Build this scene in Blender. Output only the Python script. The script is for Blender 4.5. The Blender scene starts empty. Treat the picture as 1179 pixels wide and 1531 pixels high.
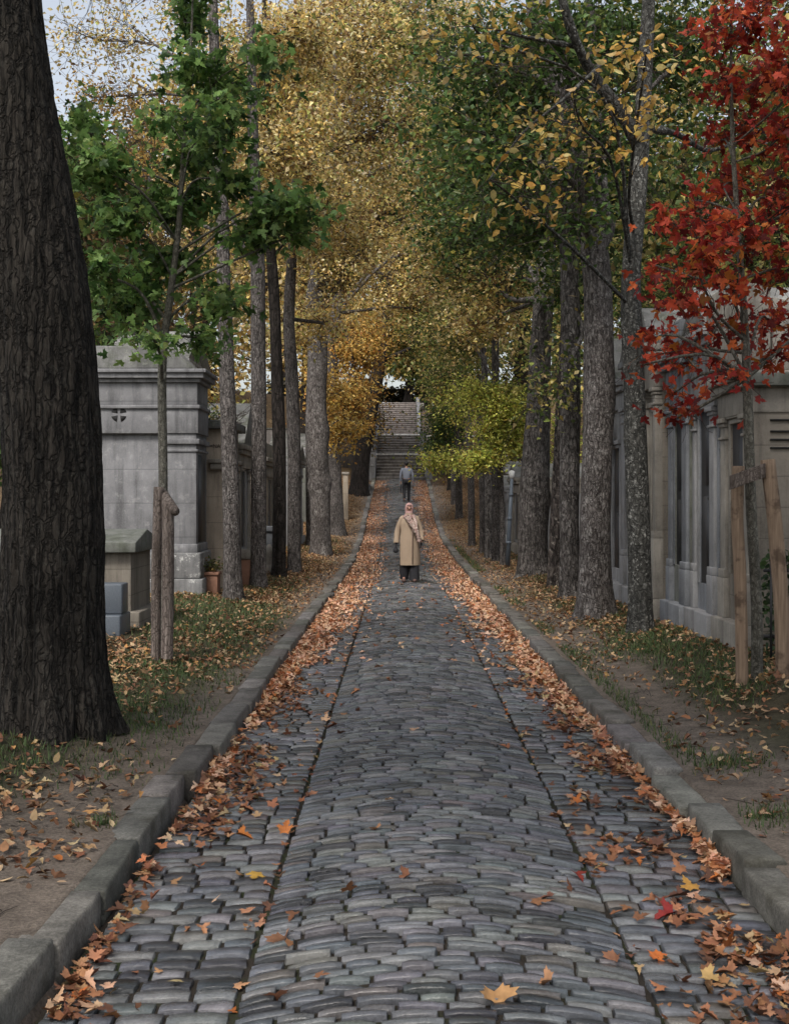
import bpy, math, random
import numpy as np
from mathutils import Vector
R = np.random.RandomState(7)
random.seed(7)
sc = bpy.context.scene
C = sc.collection

# ------------------------------------------------------------------ survey
F, CX, HY, EYE = 1800.0, 589.5, 747.0, 1.71      # focal length in photo pixels, principal column, horizon row, eye height
def at(px, py, D):
    return np.array([(px-CX)/F*D, D, EYE-(py-HY)/F*D])

def _smooth_table(xs, ys, s=1.2):
    g = np.arange(-40, 330, .25)
    v = np.interp(g, xs, ys)
    k = np.exp(-.5*(np.arange(-16, 17)*.25/s)**2); k /= k.sum()
    v = np.convolve(np.pad(v, 16, mode='edge'), k, mode='valid')
    return g, v
_gz = _smooth_table([-40, 27, 31, 35, 42.3, 47.6, 52.3, 60, 64.4, 66], [0, 0, .04, .09, .34, .85, 1.4, 2.22, 2.80, 2.84])
_gh = _smooth_table([-40, 27, 31, 35, 42.3, 47.6, 52.3, 60, 63, 70, 77, 95, 330], [0, 0, .04, .09, .34, .85, 1.4, 2.2, 2.6, 4.9, 7.9, 8.6, 10])
_gc = _smooth_table([-40, 0, 29, 35, 42, 47.6, 52, 60, 64, 330], [.154, .154, .285, .285, .25, .245, .27, .33, .33, .33])
def roadz(y): return np.interp(y, _gz[0], _gz[1])
def hillz(y): return np.interp(y, _gh[0], _gh[1])
def cx(y): return np.interp(y, _gc[0], _gc[1])

# ------------------------------------------------------------------ numpy noise
def _hash(i, j, k):
    n = (i*374761393 + j*668265263 + k*2147483647 + 1013904223) & 0xffffffff
    n = ((n ^ (n >> 13))*1274126177) & 0xffffffff
    n = (n ^ (n >> 16)) & 0xffffffff
    n = (n*2246822519) & 0xffffffff
    return ((n ^ (n >> 15)) & 0xffff)/65535.0
def vnoise(p):
    p = np.asarray(p, float); i = np.floor(p).astype(np.int64); f = p-i; f = f*f*(3-2*f)
    r = 0
    for a in (0, 1):
        for b in (0, 1):
            for c in (0, 1):
                w = (f[..., 0] if a else 1-f[..., 0])*(f[..., 1] if b else 1-f[..., 1])*(f[..., 2] if c else 1-f[..., 2])
                r = r+w*_hash(i[..., 0]+a, i[..., 1]+b, i[..., 2]+c)
    return r*2-1
def fbm(p, o=4):
    p = np.asarray(p, float); r = 0; a = 1; s = 0
    for k in range(o):
        r = r+a*vnoise(p*2**k+k*17.3); s += a; a *= .5
    return r/s
def xyz(x, y, z=0):
    x, y, z = np.broadcast_arrays(x, y, z); return np.stack([x, y, z], -1).astype(float)

def ground(x, y):
    x = np.asarray(x, float); y = np.asarray(y, float)
    u = x-cx(y); t = np.abs(u)-1.35
    side = np.clip((t-.18)/2.0, 0, 1)
    z = roadz(y)*0+np.where(t < 2, roadz(y)*(1-np.clip((y-60)/4, 0, 1))+hillz(y)*np.clip((y-60)/4, 0, 1), hillz(y))
    z = z+.095+.17*side*side*(3-2*side)
    z = z+np.clip(t-4.2, 0, 60)*.13
    p = xyz(x, y)
    z = z+(.022*fbm(p*1.3)+.010*fbm(p*6, 3))*np.clip((t-.15)/.3, 0, 1)*np.clip(1.3-np.abs(u)*.03, .5, 1)
    z = z+.13*np.exp(-(((x-3.05)/.55)**2+((y-9.25)/.55)**2))
    z = z+.05*np.exp(-(((x+2.2)/.65)**2+((y-7.9)/.65)**2))
    return z
def roadtop(x, y):
    u = np.asarray(x)-cx(y)
    crown = .075*np.clip(1-(u/.70)**2, 0, 1)
    edge = -.02*np.clip((np.abs(u)-.7)/.65, 0, 1)
    und = .010*vnoise(xyz(u*.9, np.asarray(y)*.45, 3.))
    return roadz(y)+crown+edge+und
def on_road(px, py):
    D = EYE*F/(py-HY)
    for _ in range(20):
        x = (px-CX)/F*D; D = (EYE-float(roadtop(x, D)))*F/(py-HY)
    return (px-CX)/F*D, D
def on_ground(px, D):
    x = (px-CX)/F*D; return np.array([x, D, float(ground(x, D))])

# ------------------------------------------------------------------ mesh helpers
def mk(name, V, Fs, mat, parent=None, col=None, smooth=False, midx=None, off=None):
    V = np.asarray(V, float).reshape(-1, 3)
    if off is None:
        off = np.array(parent.location) if (parent is not None and parent.parent is None) else (np.array(parent.parent.location) if parent is not None else np.zeros(3))
    if parent is not None: V = V-off
    if not isinstance(Fs, (list, tuple)): Fs = [Fs]
    Fs = [np.asarray(f, np.int64) for f in Fs if len(f)]
    me = bpy.data.meshes.new(name)
    me.vertices.add(len(V)); me.vertices.foreach_set('co', V.astype(np.float32).ravel())
    tot = np.concatenate([np.full(len(f), f.shape[1]) for f in Fs]); idx = np.concatenate([f.ravel() for f in Fs])
    me.loops.add(len(idx)); me.loops.foreach_set('vertex_index', idx.astype(np.int32))
    me.polygons.add(len(tot)); st = np.concatenate([[0], np.cumsum(tot)[:-1]])
    me.polygons.foreach_set('loop_start', st.astype(np.int32)); me.polygons.foreach_set('loop_total', tot.astype(np.int32))
    if smooth: me.polygons.foreach_set('use_smooth', np.ones(len(tot), bool))
    for m in (mat if isinstance(mat, (list, tuple)) else [mat]): me.materials.append(m)
    if midx is not None: me.polygons.foreach_set('material_index', np.asarray(midx, np.int32))
    me.update(calc_edges=True)
    if col is not None:
        a = me.color_attributes.new('Col', 'FLOAT_COLOR', 'POINT')
        c = np.ones((len(V), 4), np.float32); c[:, :3] = col; a.data.foreach_set('color', c.ravel())
    o = bpy.data.objects.new(name, me); C.objects.link(o)
    if parent is not None: o.parent = parent
    return o
def tag(o, label=None, cat=None, group=None, kind=None):
    if label: o['label'] = label
    if cat: o['category'] = cat
    if group: o['group'] = group
    if kind: o['kind'] = kind
    return o
def thing(name, loc, label, cat, group=None):
    o = bpy.data.objects.new(name, None); C.objects.link(o); o.location = [float(q) for q in loc]
    o.empty_display_size = .2
    return tag(o, label, cat, group)

class MB:
    def __init__(s): s.V = []; s.F = {}; s.n = 0
    def add(s, V, Fl):
        V = np.asarray(V, float).reshape(-1, 3); s.V.append(V)
        for f in (Fl if isinstance(Fl, list) else [Fl]):
            f = np.asarray(f)
            s.F.setdefault(f.shape[1], []).append(f+s.n)
        s.n += len(V); return s
    def box(s, x0, x1, y0, y1, z0, z1):
        x0, x1 = sorted((x0, x1)); y0, y1 = sorted((y0, y1))
        V = [(x, y, z) for z in (z0, z1) for y in (y0, y1) for x in (x0, x1)]
        return s.add(V, np.array([[0, 2, 3, 1], [4, 5, 7, 6], [0, 1, 5, 4], [2, 6, 7, 3], [0, 4, 6, 2], [1, 3, 7, 5]]))
    def prism(s, poly, fn, a0, a1):
        n = len(poly); V = [fn(p, a0) for p in poly]+[fn(p, a1) for p in poly]
        s.add(V, [np.array([[i, (i+1) % n, n+(i+1) % n, n+i] for i in range(n)]), np.array([list(range(n))[::-1]]), np.array([list(range(n, 2*n))])])
        return s
    def tube(s, path, rad, sides=8, cap=True):
        V, Q = tube(path, rad, sides); n = len(V)
        s.add(V, Q)
        if cap:
            s.F.setdefault(sides, []).append(np.array([list(range(sides))[::-1]])+s.n-n)
            s.F.setdefault(sides, []).append(np.array([list(range(n-sides, n))])+s.n-n)
        return s
    def ball(s, c, r, nu=12, nv=8):
        th = np.linspace(0, 2*math.pi, nu, endpoint=False); ph = np.linspace(0.001, math.pi-.001, nv)
        V = np.array([[math.sin(p)*math.cos(t), math.sin(p)*math.sin(t), math.cos(p)] for p in ph for t in th])*np.array(r)+np.array(c)
        Q = np.array([[i*nu+j, (i+1)*nu+j, (i+1)*nu+(j+1) % nu, i*nu+(j+1) % nu] for i in range(nv-1) for j in range(nu)])
        return s.add(V, Q)
    def build(s, name, mat, parent=None, bevel=0, smooth=False, col=None):
        V = np.concatenate(s.V); Fs = [np.concatenate(v) for v in s.F.values()]
        o = mk(name, V, Fs, mat, parent, smooth=smooth, col=col)
        import bmesh
        bm = bmesh.new(); bm.from_mesh(o.data); bmesh.ops.recalc_face_normals(bm, faces=bm.faces); bm.to_mesh(o.data); bm.free()
        if bevel:
            m = o.modifiers.new('b', 'BEVEL'); m.width = bevel; m.segments = 2; m.limit_method = 'ANGLE'
        return o

def frames(path):
    path = np.asarray(path, float)
    t = np.gradient(path, axis=0); t /= np.linalg.norm(t, axis=1)[:, None]+1e-9
    ref = np.array([0, 1., 0]) if abs(t[:, 1]).mean() < .75 else np.array([1., 0, 0])
    u = np.cross(t, ref); u /= np.linalg.norm(u, axis=1)[:, None]+1e-9
    v = np.cross(t, u); return t, u, v
def tube(path, rad, sides=8):
    path = np.asarray(path, float); rad = np.asarray(rad, float)*np.ones(len(path))
    t, u, v = frames(path)
    a = np.linspace(0, 2*math.pi, sides, endpoint=False)
    V = path[:, None]+rad[:, None, None]*(np.cos(a)[None, :, None]*u[:, None]+np.sin(a)[None, :, None]*v[:, None])
    n = len(path); i = np.arange(n-1)[:, None]*sides; j = np.arange(sides)[None]; jn = (j+1) % sides
    Q = np.stack([i+j, i+jn, i+sides+jn, i+sides+j], -1).reshape(-1, 4)
    return V.reshape(-1, 3), Q
def spline(P, n):
    P = np.asarray(P, float); m = len(P)
    if m == 2: return P[0]+(P[1]-P[0])*np.linspace(0, 1, n)[:, None]
    Q = np.vstack([2*P[0]-P[1], P, 2*P[-1]-P[-2]])
    out = []
    for s_ in np.linspace(0, m-1-1e-6, n):
        i = int(s_); f = s_-i; p0, p1, p2, p3 = Q[i:i+4]
        out.append(.5*((2*p1)+(-p0+p2)*f+(2*p0-5*p1+4*p2-p3)*f*f+(-p0+3*p1-3*p2+p3)*f**3))
    return np.array(out)
def twigs(S, E, r0, r1, rng, seg=4, wob=.08):
    S = np.asarray(S); E = np.asarray(E); N = len(S); L = np.linalg.norm(E-S, axis=1)
    ts = np.linspace(0, 1, seg+1)
    P = S[:, None]+(E-S)[:, None]*ts[None, :, None]
    w = rng.normal(size=(N, 3))*wob; w2 = rng.normal(size=(N, 3))*wob*.5
    P = P+L[:, None, None]*(w[:, None]*np.sin(math.pi*ts)[None, :, None]+w2[:, None]*np.sin(2*math.pi*ts)[None, :, None])
    P[:, :, 2] += (L[:, None]*.06*np.sin(math.pi*ts)[None])
    d = E-S; d /= np.linalg.norm(d, axis=1)[:, None]+1e-9
    ref = np.where(np.abs(d[:, 2:3]) > .8, [[1., 0, 0]], [[0, 0, 1.]])
    u = np.cross(d, ref); u /= np.linalg.norm(u, axis=1)[:, None]+1e-9; v = np.cross(d, u)
    rr = (np.asarray(r0)*np.ones(N))[:, None]*(1-ts)[None]+(np.asarray(r1)*np.ones(N))[:, None]*ts[None]
    a = np.array([0, 2.094, 4.189])
    V = P[:, :, None]+rr[:, :, None, None]*(np.cos(a)[None, None, :, None]*u[:, None, None]+np.sin(a)[None, None, :, None]*v[:, None, None])
    base = (np.arange(N)*(seg+1)*3)[:, None, None]; i = (np.arange(seg)*3)[None, :, None]; j = np.arange(3)[None, None]; jn = (j+1) % 3
    Q = np.stack([base+i+j, base+i+jn, base+i+3+jn, base+i+3+j], -1).reshape(-1, 4)
    return V.reshape(-1, 3), Q

# leaf templates: x along the leaf, y across, z off the blade
T_DIA = (np.array([[0, 0, 0], [.45, .30, .06], [1, 0, -.10], [.45, -.30, .06]]), np.array([[0, 2, 1], [0, 3, 2]]))
T_OV = (np.array([[0, 0, 0], [.25, .27, .05], [.65, .27, .03], [1.05, 0, -.12], [.65, -.27, .03], [.25, -.27, .05], [.5, 0, -.02]]),
        np.array([[0, 6, 1], [1, 6, 2], [2, 6, 3], [3, 6, 4], [4, 6, 5], [5, 6, 0]]))
_mo = [(0, .015), (-.04, .16), (-.13, .30), (.02, .28), (.10, .40), (.17, .37), (.30, .60), (.36, .46), (.46, .50), (.40, .24), (.44, .14), (.62, .26), (.66, .16), (.82, .17), (.84, .08), (1.05, 0)]
_mo2 = _mo+[(a, -b) for a, b in _mo[-2:0:-1]]
T_MAP = (np.array([(a, b, .16*abs(b)-.12*a*a) for a, b in _mo2]+[(.30, 0, -.03)]),
         np.array([[i, len(_mo2), (i+1) % len(_mo2)] for i in range(len(_mo2))]))
def leaves(P, size, rng, T=T_DIA, droop=.4, up=.6, curl=1.0, heading=None):
    N = len(P); size = np.asarray(size)*np.ones(N)
    d = rng.normal(size=(N, 3)); d[:, 2] = d[:, 2]*.5-droop
    if heading is not None: d = d*.6+heading
    d /= np.linalg.norm(d, axis=1)[:, None]
    n = rng.normal(size=(N, 3))*(1-up)+np.array([0, 0, up]); n -= (n*d).sum(1)[:, None]*d; n /= np.linalg.norm(n, axis=1)[:, None]+1e-9
    b = np.cross(n, d)
    L = T[0]; k = len(L); cz = (rng.uniform(-.6, 1.6, N)*curl)[:, None]
    wv = rng.uniform(.8, 1.15, N)[:, None]
    V = P[:, None]+size[:, None, None]*(L[None, :, 0, None]*d[:, None]+(L[None, :, 1]*wv)[:, :, None]*b[:, None]+(L[None, :, 2]*cz)[:, :, None]*n[:, None])
    Fc = (T[1][None]+(np.arange(N)*k)[:, None, None]).reshape(-1, T[1].shape[1])
    return V.reshape(-1, 3), Fc, k
def pick(pal, N, rng, var=.18):
    pal = np.array([p[:3] for p in pal], float), np.array([p[3] for p in pal], float)
    i = rng.choice(len(pal[0]), N, p=pal[1]/pal[1].sum())
    return pal[0][i]*rng.uniform(1-var, 1+var, (N, 1))*rng.uniform(1-var*.4, 1+var*.4, (N, 3))

# ------------------------------------------------------------------ materials
def mat(name):
    m = bpy.data.materials.new(name); m.use_nodes = True
    nt = m.node_tree; nt.nodes.clear()
    return m, nt.nodes, nt.links
def nn(N, t, **k):
    n = N.new(t)
    for a, b in k.items():
        if a.startswith('i_'):
            key = a[2:].replace('_', ' ')
            n.inputs[key].default_value = b
        else: setattr(n, a, b)
    return n
def ramp(N, pts):
    r = N.new('ShaderNodeValToRGB'); e = r.color_ramp.elements
    while len(e) < len(pts): e.new(.5)
    for q, (p, c) in zip(e, pts):
        q.position = p; q.color = (c, c, c, 1) if isinstance(c, (int, float)) else (*c, 1)
    return r
def noise(N, L, coord, scale, detail=5, rough=.6, dist=0):
    n = nn(N, 'ShaderNodeTexNoise', i_Scale=scale, i_Detail=detail, i_Roughness=rough, i_Distortion=dist); L.new(coord, n.inputs['Vector']); return n.outputs['Fac']
def coords(N, L, scale=(1, 1, 1), rot=(0, 0, 0)):
    t = N.new('ShaderNodeTexCoord'); m = N.new('ShaderNodeMapping'); m.inputs['Scale'].default_value = scale; m.inputs['Rotation'].default_value = rot
    L.new(t.outputs['Object'], m.inputs['Vector']); return m.outputs['Vector']
def mixc(N, L, fac, a, b, blend='MIX'):
    m = N.new('ShaderNodeMix'); m.data_type = 'RGBA'; m.blend_type = blend; m.clamp_factor = True
    for sock, v in ((m.inputs[0], fac), (m.inputs[6], a), (m.inputs[7], b)):
        if hasattr(v, 'is_output'): L.new(v, sock)
        elif isinstance(v, (int, float)): sock.default_value = v
        else: sock.default_value = (*v, 1)
    return m.outputs[2]
def mth(N, L, op, a, b=0.0, clamp=False):
    m = N.new('ShaderNodeMath'); m.operation = op; m.use_clamp = clamp
    for s_, v in ((m.inputs[0], a), (m.inputs[1], b)):
        if hasattr(v, 'is_output'): L.new(v, s_)
        else: s_.default_value = v
    return m.outputs[0]
def finish(N, L, color, rough=.7, bump=None, bstr=.4, bdist=.01, spec=.5, extra=None, metal=0):
    b = N.new('ShaderNodeBsdfPrincipled'); o = N.new('ShaderNodeOutputMaterial')
    for s_, v in ((b.inputs['Base Color'], color), (b.inputs['Roughness'], rough)):
        if hasattr(v, 'is_output'): L.new(v, s_)
        elif isinstance(v, (int, float)): s_.default_value = v
        else: s_.default_value = (*v, 1)
    b.inputs['Specular IOR Level'].default_value = spec; b.inputs['Metallic'].default_value = metal
    if bump is not None:
        bp = N.new('ShaderNodeBump'); bp.inputs['Strength'].default_value = bstr; bp.inputs['Distance'].default_value = bdist
        L.new(bump, bp.inputs['Height']); L.new(bp.outputs['Normal'], b.inputs['Normal'])
    L.new(b.outputs[0], o.inputs['Surface']); return b

def m_leaf(name, transl=.30, rough=.55):
    m, N, L = mat(name)
    a = nn(N, 'ShaderNodeAttribute', attribute_name='Col')
    v = coords(N, L); n = noise(N, L, v, 30, 2)
    c = mixc(N, L, .5, a.outputs['Color'], mixc(N, L, 1, a.outputs['Color'], ramp_out(N, L, n, [(.3, .55), (.7, 1.4)]), 'MULTIPLY'))
    b = N.new('ShaderNodeBsdfPrincipled'); L.new(c, b.inputs['Base Color']); b.inputs['Roughness'].default_value = rough; b.inputs['Specular IOR Level'].default_value = .3
    t = N.new('ShaderNodeBsdfTranslucent'); L.new(c, t.inputs['Color'])
    x = N.new('ShaderNodeMixShader'); x.inputs[0].default_value = transl; L.new(b.outputs[0], x.inputs[1]); L.new(t.outputs[0], x.inputs[2])
    o = N.new('ShaderNodeOutputMaterial'); L.new(x.outputs[0], o.inputs['Surface']); return m
def ramp_out(N, L, f, pts):
    r = ramp(N, pts); L.new(f, r.inputs[0]); return r.outputs['Color']
def m_bark(name, dark, light, lichen=None, furrow=14, stretch=.16, lich_amt=.6, bstr=.9, patch=False):
    m, N, L = mat(name)
    v = coords(N, L, (1, 1, stretch)); w = coords(N, L)
    n1 = noise(N, L, v, furrow, 6, .65, .6); n2 = noise(N, L, w, 1.6, 4); n3 = noise(N, L, v, furrow*3.5, 4)
    c = mixc(N, L, ramp_out(N, L, n1, [(.40, 0), (.58, 1)]), dark, light)
    c = mixc(N, L, mth(N, L, 'MULTIPLY', ramp_out(N, L, n2, [(.35, 1), (.65, 0)]), .5), c, tuple(q*.45 for q in dark))
    if lichen:
        n4 = noise(N, L, w, 26 if not patch else 9, 5, .7); n5 = noise(N, L, w, 3, 3)
        f = mth(N, L, 'MULTIPLY', ramp_out(N, L, n4, [(.54, 0), (.60, 1)]), mth(N, L, 'MULTIPLY', ramp_out(N, L, n5, [(.35, 0.15), (.6, 1)]), lich_amt))
        c = mixc(N, L, f, c, lichen)
    wn = N.new('ShaderNodeVectorMath'); wn.operation = 'MULTIPLY_ADD'; nd = nn(N, 'ShaderNodeTexNoise', i_Scale=9., i_Detail=3.); L.new(w, nd.inputs['Vector'])
    L.new(nd.outputs['Color'], wn.inputs[0]); wn.inputs[1].default_value = (.10, .10, .10); L.new(coords(N, L, (1, 1, min(.45, stretch*1.3))), wn.inputs[2])
    vo = nn(N, 'ShaderNodeTexVoronoi', feature='DISTANCE_TO_EDGE', i_Scale=furrow*.75); L.new(wn.outputs[0], vo.inputs['Vector'])
    ck = ramp_out(N, L, vo.outputs['Distance'], [(.02, 0), (.14, 1)])
    c = mixc(N, L, mth(N, L, 'MULTIPLY', mth(N, L, 'SUBTRACT', 1.0, ck), .62), c, tuple(q*.5 for q in dark))
    h = mth(N, L, 'ADD', mth(N, L, 'ADD', n1, mth(N, L, 'MULTIPLY', n3, .35)), mth(N, L, 'MULTIPLY', ck, .5))
    finish(N, L, c, .9, h, bstr, .03, .2); return m
def m_stone(name, base, stain=.45, scale=1.0, moss=0.0, rough=.85, courses=0.0, white=0.0):
    m, N, L = mat(name)
    w = coords(N, L); vs = coords(N, L, (3, 3, .35))
    n1 = noise(N, L, w, 2.2*scale, 6, .65); n2 = noise(N, L, vs, 2.0, 5, .65); n3 = noise(N, L, w, 45, 4, .7)
    dk = tuple(q*(1-stain) for q in base)
    c = mixc(N, L, ramp_out(N, L, n1, [(.32, 1), (.62, 0)]), base, dk)
    c = mixc(N, L, mth(N, L, 'MULTIPLY', ramp_out(N, L, n2, [(.46, 0), (.66, 1)]), .8), c, tuple(q*.28 for q in base))
    c = mixc(N, L, ramp_out(N, L, n3, [(.3, .0), (.8, .28)]), c, tuple(min(1, q*1.5) for q in base))
    if white:
        n5 = noise(N, L, w, 7, 5, .75); c = mixc(N, L, mth(N, L, 'MULTIPLY', ramp_out(N, L, n5, [(.56, 0), (.63, 1)]), white), c, (.5, .5, .48))
    if moss:
        n4 = noise(N, L, w, 3.5, 5, .7); c = mixc(N, L, mth(N, L, 'MULTIPLY', ramp_out(N, L, n4, [(.48, 0), (.62, 1)]), moss), c, (.045, .055, .028))
    h = mth(N, L, 'ADD', mth(N, L, 'MULTIPLY', n1, .5), mth(N, L, 'MULTIPLY', n3, .35))
    if courses:
        sep = N.new('ShaderNodeSeparateXYZ'); L.new(w, sep.inputs[0])
        fr = mth(N, L, 'FRACT', mth(N, L, 'DIVIDE', mth(N, L, 'ADD', sep.outputs['Z'], 20.), courses))
        j = mth(N, L, 'LESS_THAN', fr, .014/courses*.8)
        c = mixc(N, L, mth(N, L, 'MULTIPLY', j, .45), c, tuple(q*.25 for q in base))
        h = mth(N, L, 'SUBTRACT', h, mth(N, L, 'MULTIPLY', j, .5))
    finish(N, L, c, rough, h, .5, .012, .3); return m
def m_plain(name, base, rough=.7, var=.25, scale=12, bstr=.2, spec=.4, metal=0):
    m, N, L = mat(name); w = coords(N, L); n = noise(N, L, w, scale, 5)
    c = mixc(N, L, n, tuple(q*(1-var) for q in base), tuple(min(1, q*(1+var)) for q in base))
    finish(N, L, c, rough, n, bstr, .005, spec, metal=metal); return m

M = {}
M['leaf'] = m_leaf('autumn leaf', .45)
M['green_leaf'] = m_leaf('green leaf', .42, .45)
M['litter'] = m_leaf('dry leaf', .08, .7)
M['grass'] = m_leaf('grass blade', .2, .6)
M['bark_big'] = m_bark('furrowed dark bark', (.009, .008, .007), (.066, .057, .048), (.12, .115, .10), 30, .11, .3, 1.0)
M['bark_grey'] = m_bark('grey bark', (.048, .042, .039), (.20, .178, .168), (.32, .31, .29), 30, .25, .5, .8)
M['bark_pale'] = m_bark('pale scaly bark', (.070, .060, .056), (.27, .245, .232), (.42, .40, .38), 32, .3, .55, .9, True)
M['bark_plane'] = m_bark('mottled plane bark', (.050, .044, .041), (.225, .205, .192), (.36, .34, .32), 22, .3, .5, .9, True)
M['bark_scab'] = m_bark('dark flaking bark', (.022, .018, .016), (.13, .11, .10), (.28, .25, .22), 12, .4, .8, 1.0, True)
M['bark_lichen'] = m_bark('lichen spotted bark', (.034, .034, .031), (.095, .093, .086), (.34, .34, .32), 24, .3, .75, .6)
M['bark_sap'] = m_bark('smooth young bark', (.09, .085, .07), (.20, .19, .16), (.32, .31, .27), 40, .5, .5, .4)
M['bark_dark'] = m_bark('dark bark', (.018, .015, .013), (.06, .05, .044), None, 18, .2)
M['twig'] = m_plain('twig bark', (.035, .026, .021), .9)
def m_wood():
    m, N, L = mat('weathered stake wood')
    v = coords(N, L, (1, 1, .05)); w = coords(N, L)
    n1 = noise(N, L, v, 55, 6, .6); n2 = noise(N, L, w, 3.5, 4, .7)
    c = mixc(N, L, ramp_out(N, L, n1, [(.3, 0), (.7, 1)]), (.14, .095, .065), (.30, .215, .15))
    c = mixc(N, L, mth(N, L, 'MULTIPLY', ramp_out(N, L, n2, [(.52, 0), (.62, 1)]), .7), c, (.055, .035, .024))
    finish(N, L, c, .8, n1, .6, .006, .25); return m
M['stake'] = m_wood()
M['stake_grey'] = m_bark('greyed stake wood', (.12, .095, .082), (.27, .225, .20), None, 40, .06, .5, .6)

def m_cobble():
    m, N, L = mat('granite cobble')
    a = nn(N, 'ShaderNodeAttribute', attribute_name='Col'); w = coords(N, L)
    n1 = noise(N, L, w, 9, 5, .65); n2 = noise(N, L, w, 90, 4, .7); n3 = noise(N, L, w, 1.1, 4, .6)
    c = mixc(N, L, 1, a.outputs['Color'], ramp_out(N, L, n1, [(.3, .62), (.7, 1.3)]), 'MULTIPLY')
    c = mixc(N, L, 1, c, ramp_out(N, L, n2, [(.3, .72), (.7, 1.25)]), 'MULTIPLY')
    c = mixc(N, L, 1, c, ramp_out(N, L, n3, [(.3, .68), (.7, 1.2)]), 'MULTIPLY')
    r = ramp_out(N, L, n3, [(.3, .18), (.7, .40)])
    h = mth(N, L, 'ADD', n1, mth(N, L, 'MULTIPLY', n2, .45))
    finish(N, L, c, r, h, .6, .010, .8); return m
def m_joint():
    m, N, L = mat('joint grit'); w = coords(N, L)
    n1 = noise(N, L, w, 2.5, 5, .7); n2 = noise(N, L, w, 120, 3)
    c = mixc(N, L, n2, (.014, .012, .010), (.05, .042, .035)); c = mixc(N, L, ramp_out(N, L, n1, [(.5, 0), (.62, .8)]), c, (.028, .038, .016))
    finish(N, L, c, .95, n2, .6, .01, .1); return m
def m_ground():
    m, N, L = mat('earth and turf')
    a = nn(N, 'ShaderNodeAttribute', attribute_name='Col'); w = coords(N, L)
    n1 = noise(N, L, w, 6, 6, .7); n2 = noise(N, L, w, 60, 4, .7)
    c = mixc(N, L, 1, a.outputs['Color'], ramp_out(N, L, n1, [(.3, .6), (.7, 1.3)]), 'MULTIPLY')
    c = mixc(N, L, 1, c, ramp_out(N, L, n2, [(.3, .6), (.7, 1.4)]), 'MULTIPLY')
    finish(N, L, c, .95, mth(N, L, 'ADD', n1, mth(N, L, 'MULTIPLY', n2, .6)), .8, .02, .15); return m
M['cobble'] = m_cobble(); M['joint'] = m_joint(); M['ground'] = m_ground()

def m_kerb():
    m, N, L = mat('kerb granite')
    a = nn(N, 'ShaderNodeAttribute', attribute_name='Col'); w = coords(N, L)
    n1 = noise(N, L, w, 5, 6, .7); n2 = noise(N, L, w, 70, 4, .75); n4 = noise(N, L, w, 3.2, 5, .7)
    c = mixc(N, L, 1, a.outputs['Color'], ramp_out(N, L, n1, [(.3, .5), (.7, 1.35)]), 'MULTIPLY')
    c = mixc(N, L, 1, c, ramp_out(N, L, n2, [(.3, .6), (.7, 1.4)]), 'MULTIPLY')
    c = mixc(N, L, mth(N, L, 'MULTIPLY', ramp_out(N, L, n4, [(.52, 0), (.66, 1)]), .6), c, (.035, .032, .02))
    finish(N, L, c, .8, mth(N, L, 'ADD', n1, mth(N, L, 'MULTIPLY', n2, .6)), .8, .012, .3); return m
M['kerb'] = m_kerb()
M['st_grey'] = m_stone('sooty grey stone', (.20, .20, .208), .45, .8, white=.14, courses=.52)
M['st_grey_white'] = m_stone('flaked grey stone', (.20, .20, .20), .4, 2, white=.8)
M['st_roof'] = m_stone('lichened roof slab', (.17, .17, .165), .5, 2, moss=.6, white=.45)
M['st_beige'] = m_stone('beige limestone', (.36, .305, .245), .3, .7, courses=.42)
M['st_beige2'] = m_stone('pale limestone', (.29, .268, .235), .42, 1.2)
M['st_cream'] = m_stone('cream limestone', (.205, .182, .152), .4, .8, courses=.30)
M['st_blue'] = m_stone('blue grey stone', (.185, .195, .212), .45, 1.2)
M['st_green'] = m_stone('mossy grey stone', (.15, .155, .14), .4, 1.5, moss=.4)
M['st_pale'] = m_stone('pale grey stone', (.25, .25, .255), .3, 1.4)
M['granite_blue'] = m_plain('polished blue granite', (.095, .11, .13), .35, .5, 60, .1)
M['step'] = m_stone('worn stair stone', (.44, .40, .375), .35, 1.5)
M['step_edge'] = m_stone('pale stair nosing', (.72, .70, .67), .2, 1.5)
M['door'] = m_plain('dark metal door', (.035, .036, .04), .45, .3, 6)
M['void'] = m_plain('painted recess shade', (.02, .02, .02), .9)  # near-black colour stands in for shade inside openings and cut grooves
M['iron'] = m_plain('black iron', (.02, .02, .021), .5)
M['post'] = m_plain('blue grey painted post', (.09, .11, .135), .5)
M['white'] = m_plain('white painted metal', (.55, .56, .57), .5)
M['terracotta'] = m_plain('terracotta', (.23, .12, .08), .8)
M['engrave'] = m_plain('engraved letters', (.05, .04, .035), .9)
M['skin'] = m_plain('skin', (.33, .175, .13), .55, .1)
M['coat'] = m_plain('camel coat cloth', (.31, .235, .17), .85, .15, 9)
M['hijab'] = m_plain('dusty pink headscarf', (.37, .225, .21), .8, .2, 20)
M['black'] = m_plain('black cloth', (.018, .018, .022), .85, .3)
M['shoe'] = m_plain('brown shoe leather', (.10, .06, .05), .5)
M['sweater'] = m_plain('grey blue sweater', (.20, .22, .27), .85, .15, 20)
M['hair'] = m_plain('black hair', (.012, .011, .011), .6)
def m_scarf():
    m, N, L = mat('patterned scarf'); w = coords(N, L); n = noise(N, L, w, 26, 3)
    c = ramp_out(N, L, n, [(.38, (.07, .03, .03)), (.46, (.50, .42, .36)), (.54, (.20, .08, .08)), (.62, (.55, .48, .42))])
    finish(N, L, c, .85, n, .3, .005, .2); return m
M['scarf'] = m_scarf()

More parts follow.
